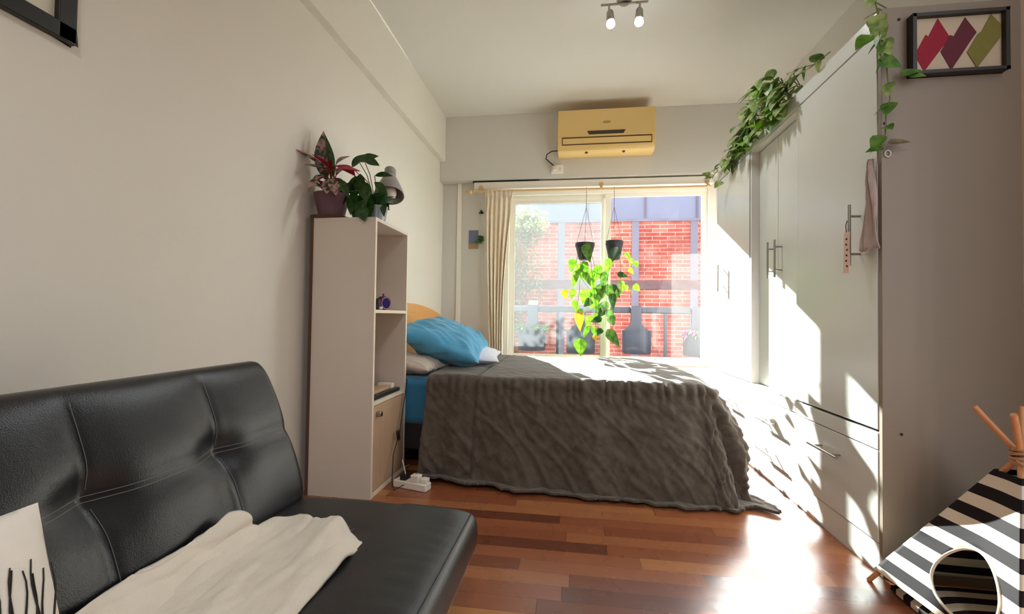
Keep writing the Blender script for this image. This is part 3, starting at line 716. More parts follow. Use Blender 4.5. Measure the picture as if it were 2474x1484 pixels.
kb = MB().box(SXB-.001, SXB+.022, SYA+.045, SYA+.075, .375, .398); kb.build('knob', 'steel', dr, bevel=.003)

# things on the shelf boards
pn = thing('round_clock', (-1.0, 2.2, .887), 'small round purple and navy clock on the upper shelf board', 'clock')
c = Vector((-.985, 2.20, .887+.036)); MB().lathe([(.001, -.02), (.028, -.02), (.036, -.012), (.036, .012), (.03, .018), (.001, .018)], c, (1, -.45, 0)).build('body', 'purple', pn)
nd = Vector((1, -.45, 0)).normalized(); q = Vector((0, 0, 1)).rotation_difference(nd)
MB().lathe([(.026, .0), (.033, .0), (.033, .008), (.026, .008), (.026, 0)], c+nd*.014, nd, 28, cap=False).build('rim', 'pinkpl', pn)
poly = []
for k in range(24): rr = .026 if k % 2 else .019; poly.append((rr*math.cos(2*PI*k/24), rr*math.sin(2*PI*k/24)))
g = MB(); nn = 24; vv = [c + nd*.0185 + q @ Vector((a, b, 0)) for a, b in poly] + [c + nd*.022 + q @ Vector((a, b, 0)) for a, b in poly]
g.add(vv, [tuple(range(nn)), tuple(range(2*nn-1, nn-1, -1))] + [(i, i+nn, (i+1) % nn+nn, (i+1) % nn) for i in range(nn)]); g.build('dial', 'navy', pn)
MB().tube([c+Vector((0, 0, .034)), c+Vector((0, 0, .05))], .006, 8).build('bell', 'purple', pn)
fg = thing('small_ornament', (-.97, 2.12, .887), 'tiny dark ornament with a pale face beside the purple clock', 'ornament')
MB().lathe([(.001, 0), (.016, 0), (.018, .02), (.012, .032), (.015, .042), (.010, .055), (.001, .058)], (-.985, 2.128, .887), n=16).build('body', 'blackplastic', fg)
MB().lathe([(.001, 0), (.007, 0), (.006, .012), (.001, .013)], (-.970, 2.126, .897), (1, 0, 0), n=12).build('belly', 'paper', fg)
nb = tag(MB().box(-1.14, -.955, 2.05, 2.37, .447, .466).build('dark_notebook', 'blackplastic', bevel=.003), 'flat black notebook lying on the lower shelf board', 'book')
bx = thing('wooden_box', (-1.03, 2.25, .466), 'slim pale wooden box lying on the black notebook', 'box')
MB().box(-1.07, -.985, 2.09, 2.31, .466, .480).build('tray', 'oak', bx, bevel=.002); MB().box(-1.06, -.98, 2.31, 2.35, .466, .492).build('end_block', 'edge', bx, bevel=.002)
pc = thing('peach_blob', (-1.13, 2.14, .466), 'rounded peach coloured candle standing in for a warm reflection behind the notebook on the lower board', 'blob')  # warm reflection imitated by a peach coloured solid
MB().lathe([(.001, 0), (.034, 0), (.038, .03), (.034, .075), (.02, .095), (.004, .10)], (-1.20, 2.17, .447)).build('blob_body', 'peach', pc); MB().tube([(-1.20, 2.17, .545), (-1.20, 2.172, .56)], .0015, 6).build('blob_tip', 'black_cord', pc)

# plants and clip lamp on top
def stemmed(mb, base, tip, r=.003, mi=0, sag=.0):
    base, tip = Vector(base), Vector(tip); m = base.lerp(tip, .55) + Vector((0, 0, .04+sag)); mb.tube([base, base.lerp(m, .6), m, tip], r, 6, mi)
pl = thing('red_leaf_plant', (-1.205, 2.065, SZT), 'plum pot with crimson and striped leaves on the shelf top', 'plant')
C0 = Vector((-1.205, 2.065, SZT)); MB().lathe([(.001, .012), (.058, .012), (.082, .115), (.086, .13), (.078, .13), (.074, .115), (.001, .112)], C0, n=32).build('pot', 'potpurple', pl)
MB().lathe([(.001, 0), (.085, 0), (.098, .014), (.092, .014), (.082, .006), (.001, .006)], C0, n=32).build('saucer', 'hardboard', pl)
sm = MB(); lm = MB()
def rleaf(px, py, yv, qx, qy, yq, w, mi, droop=.1, fold=.2, up=(0, -.5, 1)):
    b = at(px, py, 1, yv); e_ = at(qx, qy, 1, yq); stemmed(sm, C0+Vector((0, 0, .11)), b, .0028)
    lm.leaf(b, (e_-b)+Vector((0, 0, droop*.35*(e_-b).length)), up, (e_-b).length*1.02, w, droop, fold, mi, heart=False, n=9)
for a_ in ((790, 440, 2.06, 782, 318, 2.04, .085, 0, 0, .35, (0, -1, 0)), (798, 438, 2.05, 783, 322, 2.0, .05, 3, 0, .5, (1, 0, 0)),
           (778, 402, 2.03, 706, 357, 1.90, .055, 2), (800, 410, 2.03, 752, 372, 1.94, .06, 1, .1), (795, 412, 2.02, 735, 398, 1.93, .06, 2, .1), (800, 412, 2.00, 872, 414, 2.0, .065, 1),
           (810, 400, 2.04, 858, 425, 2.0, .07, 1, .2), (812, 398, 2.07, 845, 376, 2.10, .055, 2, .5), (785, 428, 1.98, 745, 462, 1.90, .055, 0, .8), (795, 432, 1.97, 790, 470, 1.92, .05, 0, .3),
           (803, 432, 1.96, 812, 472, 1.93, .05, 2, .3), (818, 432, 1.98, 842, 478, 1.95, .045, 3, .3), (786, 424, 2.0, 758, 440, 1.94, .05, 2, .6), (800, 425, 2.04, 800, 385, 2.02, .05, 1, .5),
           (812, 425, 2.08, 850, 400, 2.14, .06, 2, .9), (783, 430, 2.02, 752, 450, 1.96, .05, 3, .9), (806, 430, 2.0, 826, 458, 1.96, .05, 1, .4)): rleaf(*a_)
for k in range(10):
    a = k*.63; lm.leaf(C0+Vector((.03*math.cos(a), .03*math.sin(a), .13)), (math.cos(a)*.6, math.sin(a)*.6, 1), (0, 0, 1), .085, .04, 1.2, .2, (0, 1, 2)[k % 3], heart=False)
sm.build('stem', 'twig', pl); lm.build('foliage', ['leafRG', 'leafR', 'leafRG', 'leafD'], pl)
p2 = thing('peace_lily', (-1.01, 2.14, SZT), 'dark green leafy houseplant in a small silvery pot at the shelf corner', 'plant')
C1 = Vector((-1.0, 2.13, SZT)); MB().lathe([(.001, 0), (.042, 0), (.055, .075), (.057, .082), (.050, .082), (.046, .072), (.001, .07)], C1, n=28).build('pot', 'potglass', p2)
sm = MB(); lm = MB(); random.seed(4)
for (px, py, yv, d, l_, w) in ((850, 405, 2.16, (.4, 0, .5), .10, .05), (868, 392, 2.14, (.6, 0, .3), .11, .055), (858, 425, 2.12, (.05, -.1, -.6), .13, .07), (845, 440, 2.10, (-.1, -.2, -.5), .12, .06),
    (880, 388, 2.12, (.7, 0, -.1), .09, .045), (905, 425, 2.15, (.9, 0, .15), .10, .035), (915, 460, 2.18, (.6, .1, -.9), .12, .04), (890, 470, 2.06, (.1, -.2, -1), .15, .07), (872, 470, 2.06, (-.2, -.2, -1), .14, .065),
    (905, 440, 2.10, (.7, 0, -.5), .10, .04), (858, 460, 2.05, (-.1, -.2, -1), .13, .06), (882, 440, 2.05, (.2, -.25, -.7), .12, .06), (870, 420, 2.09, (.1, -.2, -.8), .12, .06), (885, 480, 2.03, (-.3, -.3, -.8), .12, .06), (925, 478, 2.10, (.15, -.1, -1), .10, .035), (842, 462, 2.06, (-.5, -.1, -.8), .10, .05), (875, 500, 2.0, (.2, -.2, -.4), .09, .06)):
    b = at(px, py, 1, yv); stemmed(sm, C1+Vector((0, 0, .07)), b, .0022); lm.leaf(b, d, (0, -1, .4), l_, w, .5, .12, 0, heart=False, n=8)
for k in range(14):
    a = k*.45+.2; lm.leaf(C1+Vector((.02*math.cos(a), .02*math.sin(a), .075)), (math.cos(a), math.sin(a), 1.3), (0, 0, 1), .11, .045, 1.2, .15, heart=False)
sm.build('stem', 'stem', p2); lm.build('foliage', 'leafD', p2)
cl = thing('clip_lamp', (-.97, 2.38, SZT), 'grey clip-on lamp with a bell shaped shade at the far shelf corner', 'lamp')
LC = at(943, 410, 1, 2.34); LD = Vector((.16, -.42, -1)).normalized()
K_ = 1.2
MB().lathe([(a_*K_, b_*K_) for a_, b_ in [(.024, 0), (.026, .005), (.026, .03), (.022, .034), (.028, .045), (.045, .085), (.062, .13), (.066, .15), (.063, .15), (.058, .13), (.041, .088), (.020, .04), (.001, .04)]], LC, LD, n=32).build('shade', 'lampgrey', cl)
MB().lathe([(a_*K_, b_*K_) for a_, b_ in [(.001, .045), (.014, .05), (.016, .08), (.030, .115), (.033, .138), (.026, .158), (.012, .168), (.001, .170)]], LC, LD, n=24).build('bulb', 'bulbwhite', cl)
MB().tube([LC+Vector((.0, .0, -.002)), LC+Vector((-.03, .02, .0)), (-1.06, 2.38, SZT+.19), (-1.13, 2.385, SZT+.14), (-1.15, 2.388, SZT+.02)], .005, 8).build('arm', 'lampgrey', cl)
MB().box(-1.175, -1.125, 2.375, 2.41, SZT+.001, SZT+.03).box(-1.175, -1.125, 2.4065, 2.417, SZT-.05, SZT+.03).build('clamp', 'lampgrey', cl, bevel=.003)
MB().tube([LC+LD*.16, LC+LD*.16+Vector((-.003, -.01, -.03))], .004, 6).build('pull_switch', 'lampgrey', cl)
# lamp cord down the front of the shelf, with its inline switch, into the power strip
cpts = [(-1.15, 2.421, SZT+.02), (-1.15, 2.414, SZT-.1), (-1.14, 2.414, .9), (-1.10, 2.414, .62), (-1.0, 2.414, .54), (-.932, 2.414, .50), at(977, 965, 0, -.922), at(966, 1040, 0, -.918), at(950, 1100, 0, -.915), at(947, 1165, 0, -.90), at(952, 1185, 2, .03), at(975, 1172, 2, .035)]
cpts = [Vector(p) for p in cpts]
cdp = MB().tube(cpts, .0028, 6).build('power_cord', 'black_cord', cl)
m = at(962, 1052, 0, -.912); MB().obox(m, (.014, .02, .055), (R(18), 0, 0)).build('inline_switch', 'blackplastic', cdp, bevel=.004)
ps = thing('power_strip', (-.81, 2.17, 0), 'white power strip with plugs on the floor between shelf and bed', 'power strip')
PB = Vector((-.80, 2.165, 0)); prot = R(-14)
def pbox(mb, dx, dy, z0, z1, sx, sy):
    c_, s_ = math.cos(prot), math.sin(prot); mb.obox((PB.x+dx*c_-dy*s_, PB.y+dx*s_+dy*c_, (z0+z1)/2), (sx, sy, z1-z0), (0, 0, prot)); return mb
pbox(MB(), 0, 0, 0, .035, .19, .055).build('body', 'trimwhite', ps, bevel=.004)
pbox(MB(), -.045, 0, .035, .06, .035, .035).build('plug', 'blackplastic', ps, bevel=.004); pbox(MB(), .025, 0, .035, .07, .045, .04).build('plug', 'trimwhite', ps, bevel=.004); pbox(MB(), .072, .005, .035, .058, .035, .035).build('plug', 'trimwhite', ps, bevel=.004)
MB().tube([(-.84, 2.18, .06), (-.87, 2.21, .12), (-.90, 2.30, .05), (-.93, 2.46, .01)], .003, 6).build('cord', 'white_cord', ps); MB().tube([(-.78, 2.16, .075), (-.75, 2.20, .09), (-.72, 2.28, .03), (-.74, 2.4, .006)], .003, 6).build('cord', 'black_cord', ps)

# ------------------------------------------------------------------ bed
bed = thing('double_bed', (-.28, 3.0, 0), 'double bed with a curved orange beech headboard and blue fitted sheet', 'bed')
MB().box(-1.2, .62, 2.45, 3.70, .10, .26).build('base', 'bedbase', bed, bevel=.01)
for x in (-1.1, .5):
    for y in (2.55, 3.60): MB().tube([(x, y, 0), (x, y, .11)], .025, 12).build('leg', 'bedbase', bed)
mm = MB(); mm.box(-1.2, .64, 2.425, 3.72, .24, .51); mo = mm.build('mattress', 'sheet', bed, bevel=.05); mo.modifiers['bevel'].segments = 5; mo['label'] = 'mattress in a blue fitted sheet'
hbm = MB(); poly = [(2.44, .1), (4.14, .1), (4.14, .83)]
for k in range(1, 24):
    t = k/24; y = 4.14 - 1.70*t; poly.append((y, .83 + .125*math.sin(PI*t)**.6))
poly.append((2.44, .83)); hbm.prism(poly, 0, -1.285, -1.255); hbm.build('headboard', 'headwood', bed, bevel=.006)['label'] = 'curved orange beech headboard'

# coverlet
CX1, CYF, CYB, CT0, RB = .685, 2.375, 3.735, .530, .055
SL, SH = -.80, 1.22           # head end, then length past the foot edge
def bend(d, flare):
    q = RB*PI/2
    if d <= 0: return 0, 0
    if d < q: a = d/RB; return RB*math.sin(a), RB*(1-math.cos(a))
    return RB + flare*(d-q), RB + (d-q)*math.sqrt(max(.05, 1-flare*flare))
LSS = CX1-RB - SL; LTT = CYB - (CYF+RB)
def cover_fn(u, v):
    s = SL + u*(LSS+.60); t = -.16 + v*(LTT+.16+.645)       # t grows towards the camera
    sd = s-(CX1-RB); fd = t-LTT; bd = -t
    y = CYB - max(0, min(t, LTT)); x = min(s, CX1-RB); z = CT0
    z += .012*nz(s*2.2, t*2.2) + .004*nz(s*9, t*9) + .010*math.sin(PI*max(0, min(1, t/LTT)))
    if sd <= 0 and fd <= 0 and bd > 0:
        o, dn = bend(bd, .05); return (x, y+o, z-dn)
    if bd > 0: fd = 0
    p = max(0, sd); f = max(0, fd); r = math.hypot(p, f)
    if r > 0:
        w = math.atan2(p, f); kk = (math.sin(2*w))
        flare = (.27 + .19*max(0, min(1, (s+.6)/1.2)))*math.cos(w)**2 + .28*math.sin(w)**2 + .02*kk
        d_ = r*(1-.10*kk)
        # hanging folds
        ramp = min(1, d_/.35); along = s*math.cos(w) + (1.0-w*.35)*math.sin(w)*1.0 - (t*math.sin(w))
        fold = .010*ramp*math.sin(along*19+3.2*nz(s*3, t*2)) + .024*ramp*nz(s*5+t*2.5, t*3.2-s*1.5, 1) + .011*nz(s*15+t*9, t*11-s*3, 4) + .007*nz(s*30-t*16, t*22, 7)
        tick = .008*math.exp(-((d_-.07)/.06)**2)*math.sin(s*120+5*nz(s*11, 0))
        def rdg(a_, b_, e_): return max(0, 1-abs(nz(a_, b_, e_))*2.6)**2
        ca_, cb_ = s*.78 + d_*.62, -s*.62 + d_*.78; cc_, ce_ = s*.80 - d_*.60, s*.60 + d_*.80
        fold += ramp*(.013*rdg(ca_*13, cb_*3.2, 2) + .011*rdg(cc_*12, ce_*3.4, 9)) - .008*ramp
        if kk > .2: fold += .03*kk*ramp*math.sin(w*9)
        o, dn = bend(d_, flare); zz = z-dn
        sw = math.sin(w)**2; o += sw*(.085*math.sin(PI*min(1, d_/.50)))
        if zz < .018 + .03*max(0, -s-.1):
            lim = .018 + .03*max(0, -s-.1); ex = lim-zz; zz = lim + .006*nz(s*14, t*14); o += ex*.18
        o += fold + tick
        if s < -.5 and r > 0: o -= .0
        x += o*math.sin(w); y -= o*math.cos(w); z = zz
        if bd > 0: y = CYB+.05
    # stitched seam of the top band
    sx = s + .525
    g = .006*math.exp(-(sx/.007)**2) - .004*math.exp(-((sx-.016)/.010)**2)
    if r > .1: y += g*1.2
    else: z -= g
    return (x, y, z)
cv = MB(); cv.grid(340, 300, cover_fn, uv=lambda u, v: (u*2.0, v*2.2))
cvo = tag(cv.build('coverlet', 'coverlet', solid=.012, smooth=80), 'quilted grey-brown coverlet draped over the bed down to the floor', 'coverlet')

def pillow(name, c, half, thick, rot, m, label, seed, wr=.012):
    from mathutils import Euler
    q = Euler(rot).to_matrix(); c = Vector(c)
    def fn(u, v, s):
        a, b = 2*u-1, 2*v-1
        k = 1-.10*(1-abs(b)**2)*abs(a)**3; k2 = 1-.10*(1-abs(a)**2)*abs(b)**3
        th = thick*(max(0, 1-abs(a)**2.2)**.55)*(max(0, 1-abs(b)**2.2)**.55)
        w = wr*(nz(a*1.6+seed, b*6.5+a*2, s) + .6*nz(a*2.6+seed, b*16+a*4, s+3))*min(1, th/thick*2.5)
        return c + q @ Vector((a*half[0]*k, b*half[1]*k2, s*th + w))
    mb = MB(); mb.grid(56, 70, lambda u, v: fn(u, v, 1)); mb.grid(56, 70, lambda u, v: fn(u, v, -1))
    return tag(mb.build(name, m, smooth=80), label, 'pillow', 'pillows on the bed')
pillow('pillow', (-.78, 3.13, .588), (.26, .41), .06, (R(0), R(2), R(8)), 'pillowwhite', 'white pillow lying flat under the big blue pillow', 5, .006)
pillow('pillow', (-.86, 2.99, .688), (.27, .46), .125, (R(1.0), R(20), R(7)), 'pillowblue', 'rumpled blue pillow on top of the others against the headboard', 2, .030)
pillow('pillow', (-1.0, 2.62, .572), (.20, .165), .055, (R(0), R(6), R(-6)), 'pillowgrey', 'beige pillow on the sheet edge nearest the shelf', 9)

# ------------------------------------------------------------------ air conditioner, socket
ac = thing('air_conditioner', (.25, 4.0, 2.32), 'yellowed wall-mounted air conditioner above the window', 'air conditioner')
AX0, AX1 = -.17, .658
prof = [(4.12, 2.325), (3.985, 2.305), (3.93, 2.322), (3.905, 2.36), (3.90, 2.44), (3.90, 2.645), (3.91, 2.667), (3.935, 2.675), (4.12, 2.675)]
MB().prism(prof, 0, AX0, AX1).build('body', 'ac', ac, bevel=.006)
MB().box(AX0+.002, AX1-.002, 3.893, 3.905, 2.436, 2.668).build('front_panel', 'ac', ac, bevel=.004)
lv = MB(); lv.hexa([(AX0+.045, 3.902, 2.372), (AX1-.035, 3.902, 2.372), (AX0+.045, 3.91, 2.372), (AX1-.035, 3.91, 2.372), (AX0+.045, 3.894, 2.420), (AX1-.035, 3.894, 2.420), (AX0+.045, 3.905, 2.420), (AX1-.035, 3.905, 2.420)])
lo = lv.build('louvre', 'ac', ac, bevel=.002)
MB().box(AX0+.038, AX1-.028, 3.899, 3.905, 2.420, 2.431).box(AX0+.038, AX0+.043, 3.899, 3.905, 2.368, 2.428).box(AX1-.033, AX1-.028, 3.899, 3.905, 2.368, 2.428).box(AX0+.038, AX1-.028, 3.90, 3.908, 2.364, 2.371).build('louvre_gap', 'acgap', ac)
dp = MB(); dp.prism([(.085, 2.478), (.408, 2.478), (.392, 2.448), (.10, 2.448)], 1, 3.889, 3.894); dp.build('display', 'acdisp', ac)
bg = MB().lathe([(.001, 0), (.036, 0), (.034, .003), (.001, .003)], (.25, 3.8935, 2.552), (0, -1, 0), n=28); bg.v = [Vector((p.x, p.y, 2.552+(p.z-2.552)*.32)) for p in bg.v]; bg.build('badge', 'brass', ac)
for x in (.08, .40): MB().lathe([(.001, 0), (.014, 0), (.012, .004), (.001, .004)], (x, 3.955, 2.313), (0, -.3, -1), n=14).build('drain_cap', 'acgap', ac)
so = thing('wall_socket', (-.18, 4.12, 2.18), 'wall socket box with a plug on the header left of the air conditioner', 'socket')
MB().box(-.236, -.125, 4.092, 4.12, 2.185, 2.262).build('plate', 'trimwhite', so, bevel=.004); MB().box(-.225, -.185, 4.065, 4.092, 2.205, 2.245).build('plug', 'bulbwhite', so, bevel=.004)
MB().lathe([(.001, 0), (.014, 0), (.014, .003), (.001, .003)], (-.155, 4.092, 2.223), (0, -1, 0), n=16).build('outlet', 'alu', so)
MB().tube([(-.205, 4.07, 2.24), (-.235, 4.075, 2.27), (-.285, 4.09, 2.32), (-.275, 4.09, 2.36), (-.23, 4.085, 2.385), (-.165, 4.08, 2.385)], .005, 8).build('power_cord', 'black_cord', ac)

# ------------------------------------------------------------------ curtain and rod
RY, RZ = 4.10, 2.035
rod = thing('curtain_rod', (.1, RY, RZ), 'pale wooden curtain rod with a turned finial across the window top', 'curtain rod')
MB().tube([(-.96, RY, RZ), (1.16, RY, RZ-.008)], .011, 12).build('pole', 'rod', rod)
MB().lathe([(.011, 0), (.018, .004), (.018, .012), (.012, .016), (.024, .035), (.020, .055), (.008, .064), (.013, .074), (.006, .088), (.001, .09)], (-.955, RY, RZ), (-1, 0, 0), n=20).build('finial', 'rod', rod)
for x in (-.90, .22, 1.14):
    MB().tube([(x, RY, RZ), (x, 4.142 if x > -.95 else YW, RZ+.045)], .008, 8).lathe([(.001, 0), (.022, 0), (.022, .007), (.001, .007)], (x, 4.14, RZ+.048), (0, -1, 0), n=16).lathe([(.016, -.012), (.016, .012), (.012, .012), (.012, -.012), (.016, -.012)], (x, RY, RZ), (1, 0, 0), n=16, cap=False).build('bracket', 'rod', rod)
cu_ = thing('curtain', (-.72, RY, .45), 'cream pleated curtain gathered at the left side of the window', 'curtain')
def cur(u, v):
    z = 2.045 - v*1.62; pinch = 1 - .08*math.exp(-((v-.06)/.05)**2)
    x0 = -.86 + .065*v; x1 = -.578 - .085*v - .03*math.sin(PI*v); xm = (x0+x1)/2
    x = xm + (u-.5)*(x1-x0)*pinch + .004*math.sin(u*60+v*3)
    a = .030*min(1, .45+v*1.4); y = RY + .0 + a*math.sin(u*2*PI*6 + 1.2*math.sin(v*3+u*4)) + .008*nz(u*6, v*4)
    if v < .05: y = RY-.004 + a*.6*math.sin(u*2*PI*16)
    return (x, y, z)
MB().grid(200, 60, cur).build('panel', 'curtain', cu_, smooth=80, solid=.0015)
# wall card, little plant and dark hook beside the curtain
a = at(1133, 557, 1, 4.23); b = at(1155, 601, 1, 4.23); wc = thing('wall_card', ((a.x+b.x)/2, 4.23, b.z), 'small blue and tan card fixed to the wall left of the curtain', 'card')
MB().box(a.x, b.x, 4.228, 4.235, b.z, a.z).build('card', 'cardblue', wc); MB().box(a.x, b.x, 4.2265, 4.2282, b.z, b.z+.05).build('lower_band', 'cardtan', wc)
hp = thing('wall_sprig', (-.90, 4.2, 1.58), 'tiny green sprig in a wall holder between the card and curtain', 'plant'); random.seed(9)
sp_ = MB(); b0 = at(1163, 585, 1, 4.22)
for k in range(12): sp_.leaf(b0+Vector((random.uniform(-.02, .02), 0, random.uniform(-.02, .05))), (random.uniform(-1, .6), -.3, random.uniform(-.4, 1)), (0, -1, .3), random.uniform(.04, .065), .03, .6)
sp_.build('foliage', 'leafA', hp); MB().tube([b0+Vector((0, 0, -.05)), b0+Vector((0, 0, .02))], .008, 10).build('holder', 'alu', hp)
a = at(1163, 513, 1, 4.22); dk = thing('wall_hook', (a.x, 4.23, a.z-.02), 'small dark metal wall hook high beside the curtain', 'hook')
MB().lathe([(.001, 0), (.014, 0), (.014, .006), (.001, .006)], (a.x, 4.235, a.z), (0, -1, 0), n=14).build('plate', 'blackplastic', dk); MB().tube([(a.x, 4.23, a.z), (a.x, 4.20, a.z-.008), (a.x+.004, 4.185, a.z+.012)], .006, 8).tube([(a.x-.022, 4.222, a.z-.012), (a.x, 4.222, a.z+.012), (a.x+.02, 4.222, a.z-.01)], .006, 6).build('prong', 'blackplastic', dk)
a = at(1246, 596, 1, YW+.075); b = at(1262, 625, 1, YW+.075); tag(MB().box(a.x, b.x, YW+.076, YW+.0775, b.z, a.z).build('window_sticker', 'paper'), 'small white sticker on the left pane beside the curtain', 'sticker')

# ------------------------------------------------------------------ hanging pots
HY = 4.07
def hang_pot(px, pz_top, w, h, hook_px, label):
    c = at(px, 600, 1, HY); x = c.x; ztop = at(px, pz_top, 1, HY).z; r = w/2
    t = thing('hanging_pot', (x, HY, ztop-h), label, 'hanging plant', 'pots hung from the curtain rod')
    MB().lathe([(.001, 0), (r*.55, 0), (r*.62, .006), (r*.95, h*.82), (r, h*.84), (r, h), (r*.93, h), (r*.9, h*.8), (.001, h*.78)], (x, HY, ztop-h), n=28).build('pot', 'potblack', t)
    hx = at(hook_px, 470, 1, RY).x; top = Vector((hx, RY, RZ+.012)); kn = Vector((hx, RY-.006, RZ-.17))
    cm_ = MB().tube([(hx, RY-.014, RZ), top, (hx, RY+.014, RZ), (hx, RY-.004, RZ-.03), kn], .0022, 6)
    for k in range(3):
        a_ = 2*PI*k/3+.5; cm_.tube([kn, (x+r*math.cos(a_), HY+r*math.sin(a_), ztop-.004)], .0018, 6)
    cm_.build('cord', 'cord', t)
    return t, Vector((x, HY, ztop))
hA, cA = hang_pot(1413, 588, .178, .15, 1417, 'black hanging pot left of the window post with lime heart leaves trailing low')
hB, cB = hang_pot(1484, 583, .160, .165, 1484, 'black hanging pot right of the window post with sparse trailing leaves')
def trail(t, c, vines, leaves, seed, stem='stem'):
    random.seed(seed); sm = MB(); lm = MB()
    for pts in vines:
        P = [c+Vector((0, 0, -.01))] + [at(px, py, 1, HY+dy) for px, py, dy in pts]; sm.tube(P, .0022, 6)
    for px, py, dy, ang, l_, w, mi in leaves:
        b = at(px, py, 1, HY+dy); a_ = R(ang); d = Vector((math.sin(a_), random.uniform(-.25, .25), -math.cos(a_)))
        lm.leaf(b, d, (random.uniform(-.3, .3), -1, random.uniform(-.2, .4)), l_, w, random.uniform(.1, .4), .12, mi, True, n=8)
    sm.build('vine', stem, t); lm.build('foliage', ['leafA', 'leafB', 'leafY', 'leafD'], t)
trail(hA, cA, [[(1398, 600, -.07), (1392, 640, -.07), (1410, 680, -.05), (1425, 700, -.02), (1395, 710, -.04), (1370, 718, -.05)], [(1405, 600, -.08), (1400, 700, -.06), (1392, 760, -.05), (1402, 810, -.04), (1403, 850, -.04)], [(1425, 600, -.07), (1430, 660, -.06), (1440, 740, -.03), (1438, 800, -.02)], [(1425, 600, .02), (1436, 640, .02), (1437, 680, .0)]],
    [(1415, 592, -.09, 15, .17, .09, 0), (1385, 628, -.07, -10, .12, .075, 1), (1392, 655, -.06, 0, .11, .06, 1), (1404, 640, -.07, -25, .12, .07, 1), (1410, 635, -.05, 10, .15, .08, 1), (1440, 645, -.05, 40, .10, .08, 1), (1430, 655, -.06, -10, .11, .07, 1), (1390, 665, -.06, -10, .12, .06, 1),
     (1398, 650, -.05, 20, .11, .06, 1), (1412, 660, -.06, 30, .13, .06, 0), (1425, 672, -.05, 25, .12, .06, 1), (1362, 702, -.05, 15, .085, .06, 2), (1385, 700, -.05, -15, .09, .07, 1), (1418, 702, -.06, -20, .13, .11, 1), (1432, 698, -.03, 20, .11, .08, 1), (1440, 715, -.03, -25, .13, .10, 1), (1448, 690, -.02, 10, .12, .08, 0),
     (1387, 728, -.05, 20, .12, .06, 1), (1398, 755, -.04, 5, .17, .085, 2), (1400, 748, -.03, 30, .06, .05, 0), (1425, 765, -.04, -15, .11, .07, 1), (1437, 760, -.03, 30, .10, .06, 1), (1420, 790, -.04, -20, .11, .05, 1), (1432, 790, -.03, 20, .10, .05, 1), (1402, 822, -.05, 3, .145, .115, 1), (1435, 810, -.03, 25, .06, .04, 2), (1445, 735, -.02, 5, .10, .08, 0), (1444, 660, -.03, -30, .10, .07, 1), (1428, 725, -.04, -50, .09, .07, 3)], 31)
trail(hB, cB, [[(1475, 600, -.07), (1468, 680, -.06), (1464, 760, -.05), (1462, 860, -.04)], [(1495, 600, -.06), (1500, 650, -.05), (1495, 720, -.04), (1480, 740, -.04)], [(1505, 598, -.03), (1518, 620, -.02), (1535, 640, -.02), (1520, 660, -.03), (1530, 690, -.03)]],
    [(1490, 600, -.08, -20, .13, .08, 3), (1472, 628, -.07, -15, .14, .07, 1), (1460, 660, -.06, -5, .16, .07, 0), (1468, 690, -.06, 15, .13, .08, 0), (1478, 710, -.05, 5, .15, .07, 3), (1456, 700, -.05, -20, .12, .08, 0), (1482, 690, -.05, 30, .13, .05, 3), (1494, 662, -.05, 75, .09, .05, 3), (1500, 680, -.04, 5, .11, .06, 1), (1496, 700, -.04, -20, .09, .05, 1),
     (1532, 690, -.03, 50, .07, .06, 1), (1512, 612, -.03, 30, .07, .05, 1), (1525, 625, -.02, -10, .07, .04, 1), (1535, 632, -.02, 15, .06, .05, 1), (1520, 650, -.02, 40, .06, .04, 2), (1510, 690, -.03, 20, .06, .05, 1), (1470, 750, -.05, 10, .10, .08, 0), (1462, 745, -.05, -40, .11, .07, 3), (1474, 765, -.04, 25, .09, .08, 0), (1452, 770, -.05, -75, .10, .06, 3), (1470, 800, -.05, 40, .17, .095, 0), (1460, 730, -.06, 0, .12, .08, 0), (1452, 795, -.04, -30, .07, .06, 3)], 32)
def soil_tuft(t, c, seed):
    random.seed(seed); f = MB()
    for k in range(10):
        a_ = random.uniform(0, 2*PI); f.leaf(c+Vector((.04*math.cos(a_), .04*math.sin(a_), -.02)), (math.cos(a_), math.sin(a_), 1.2), (0, 0, 1), random.uniform(.04, .07), .03, 1.3)
    f.build('crown_foliage', 'leafP', t)
soil_tuft(hB, cB, 3); soil_tuft(hA, cA, 4)

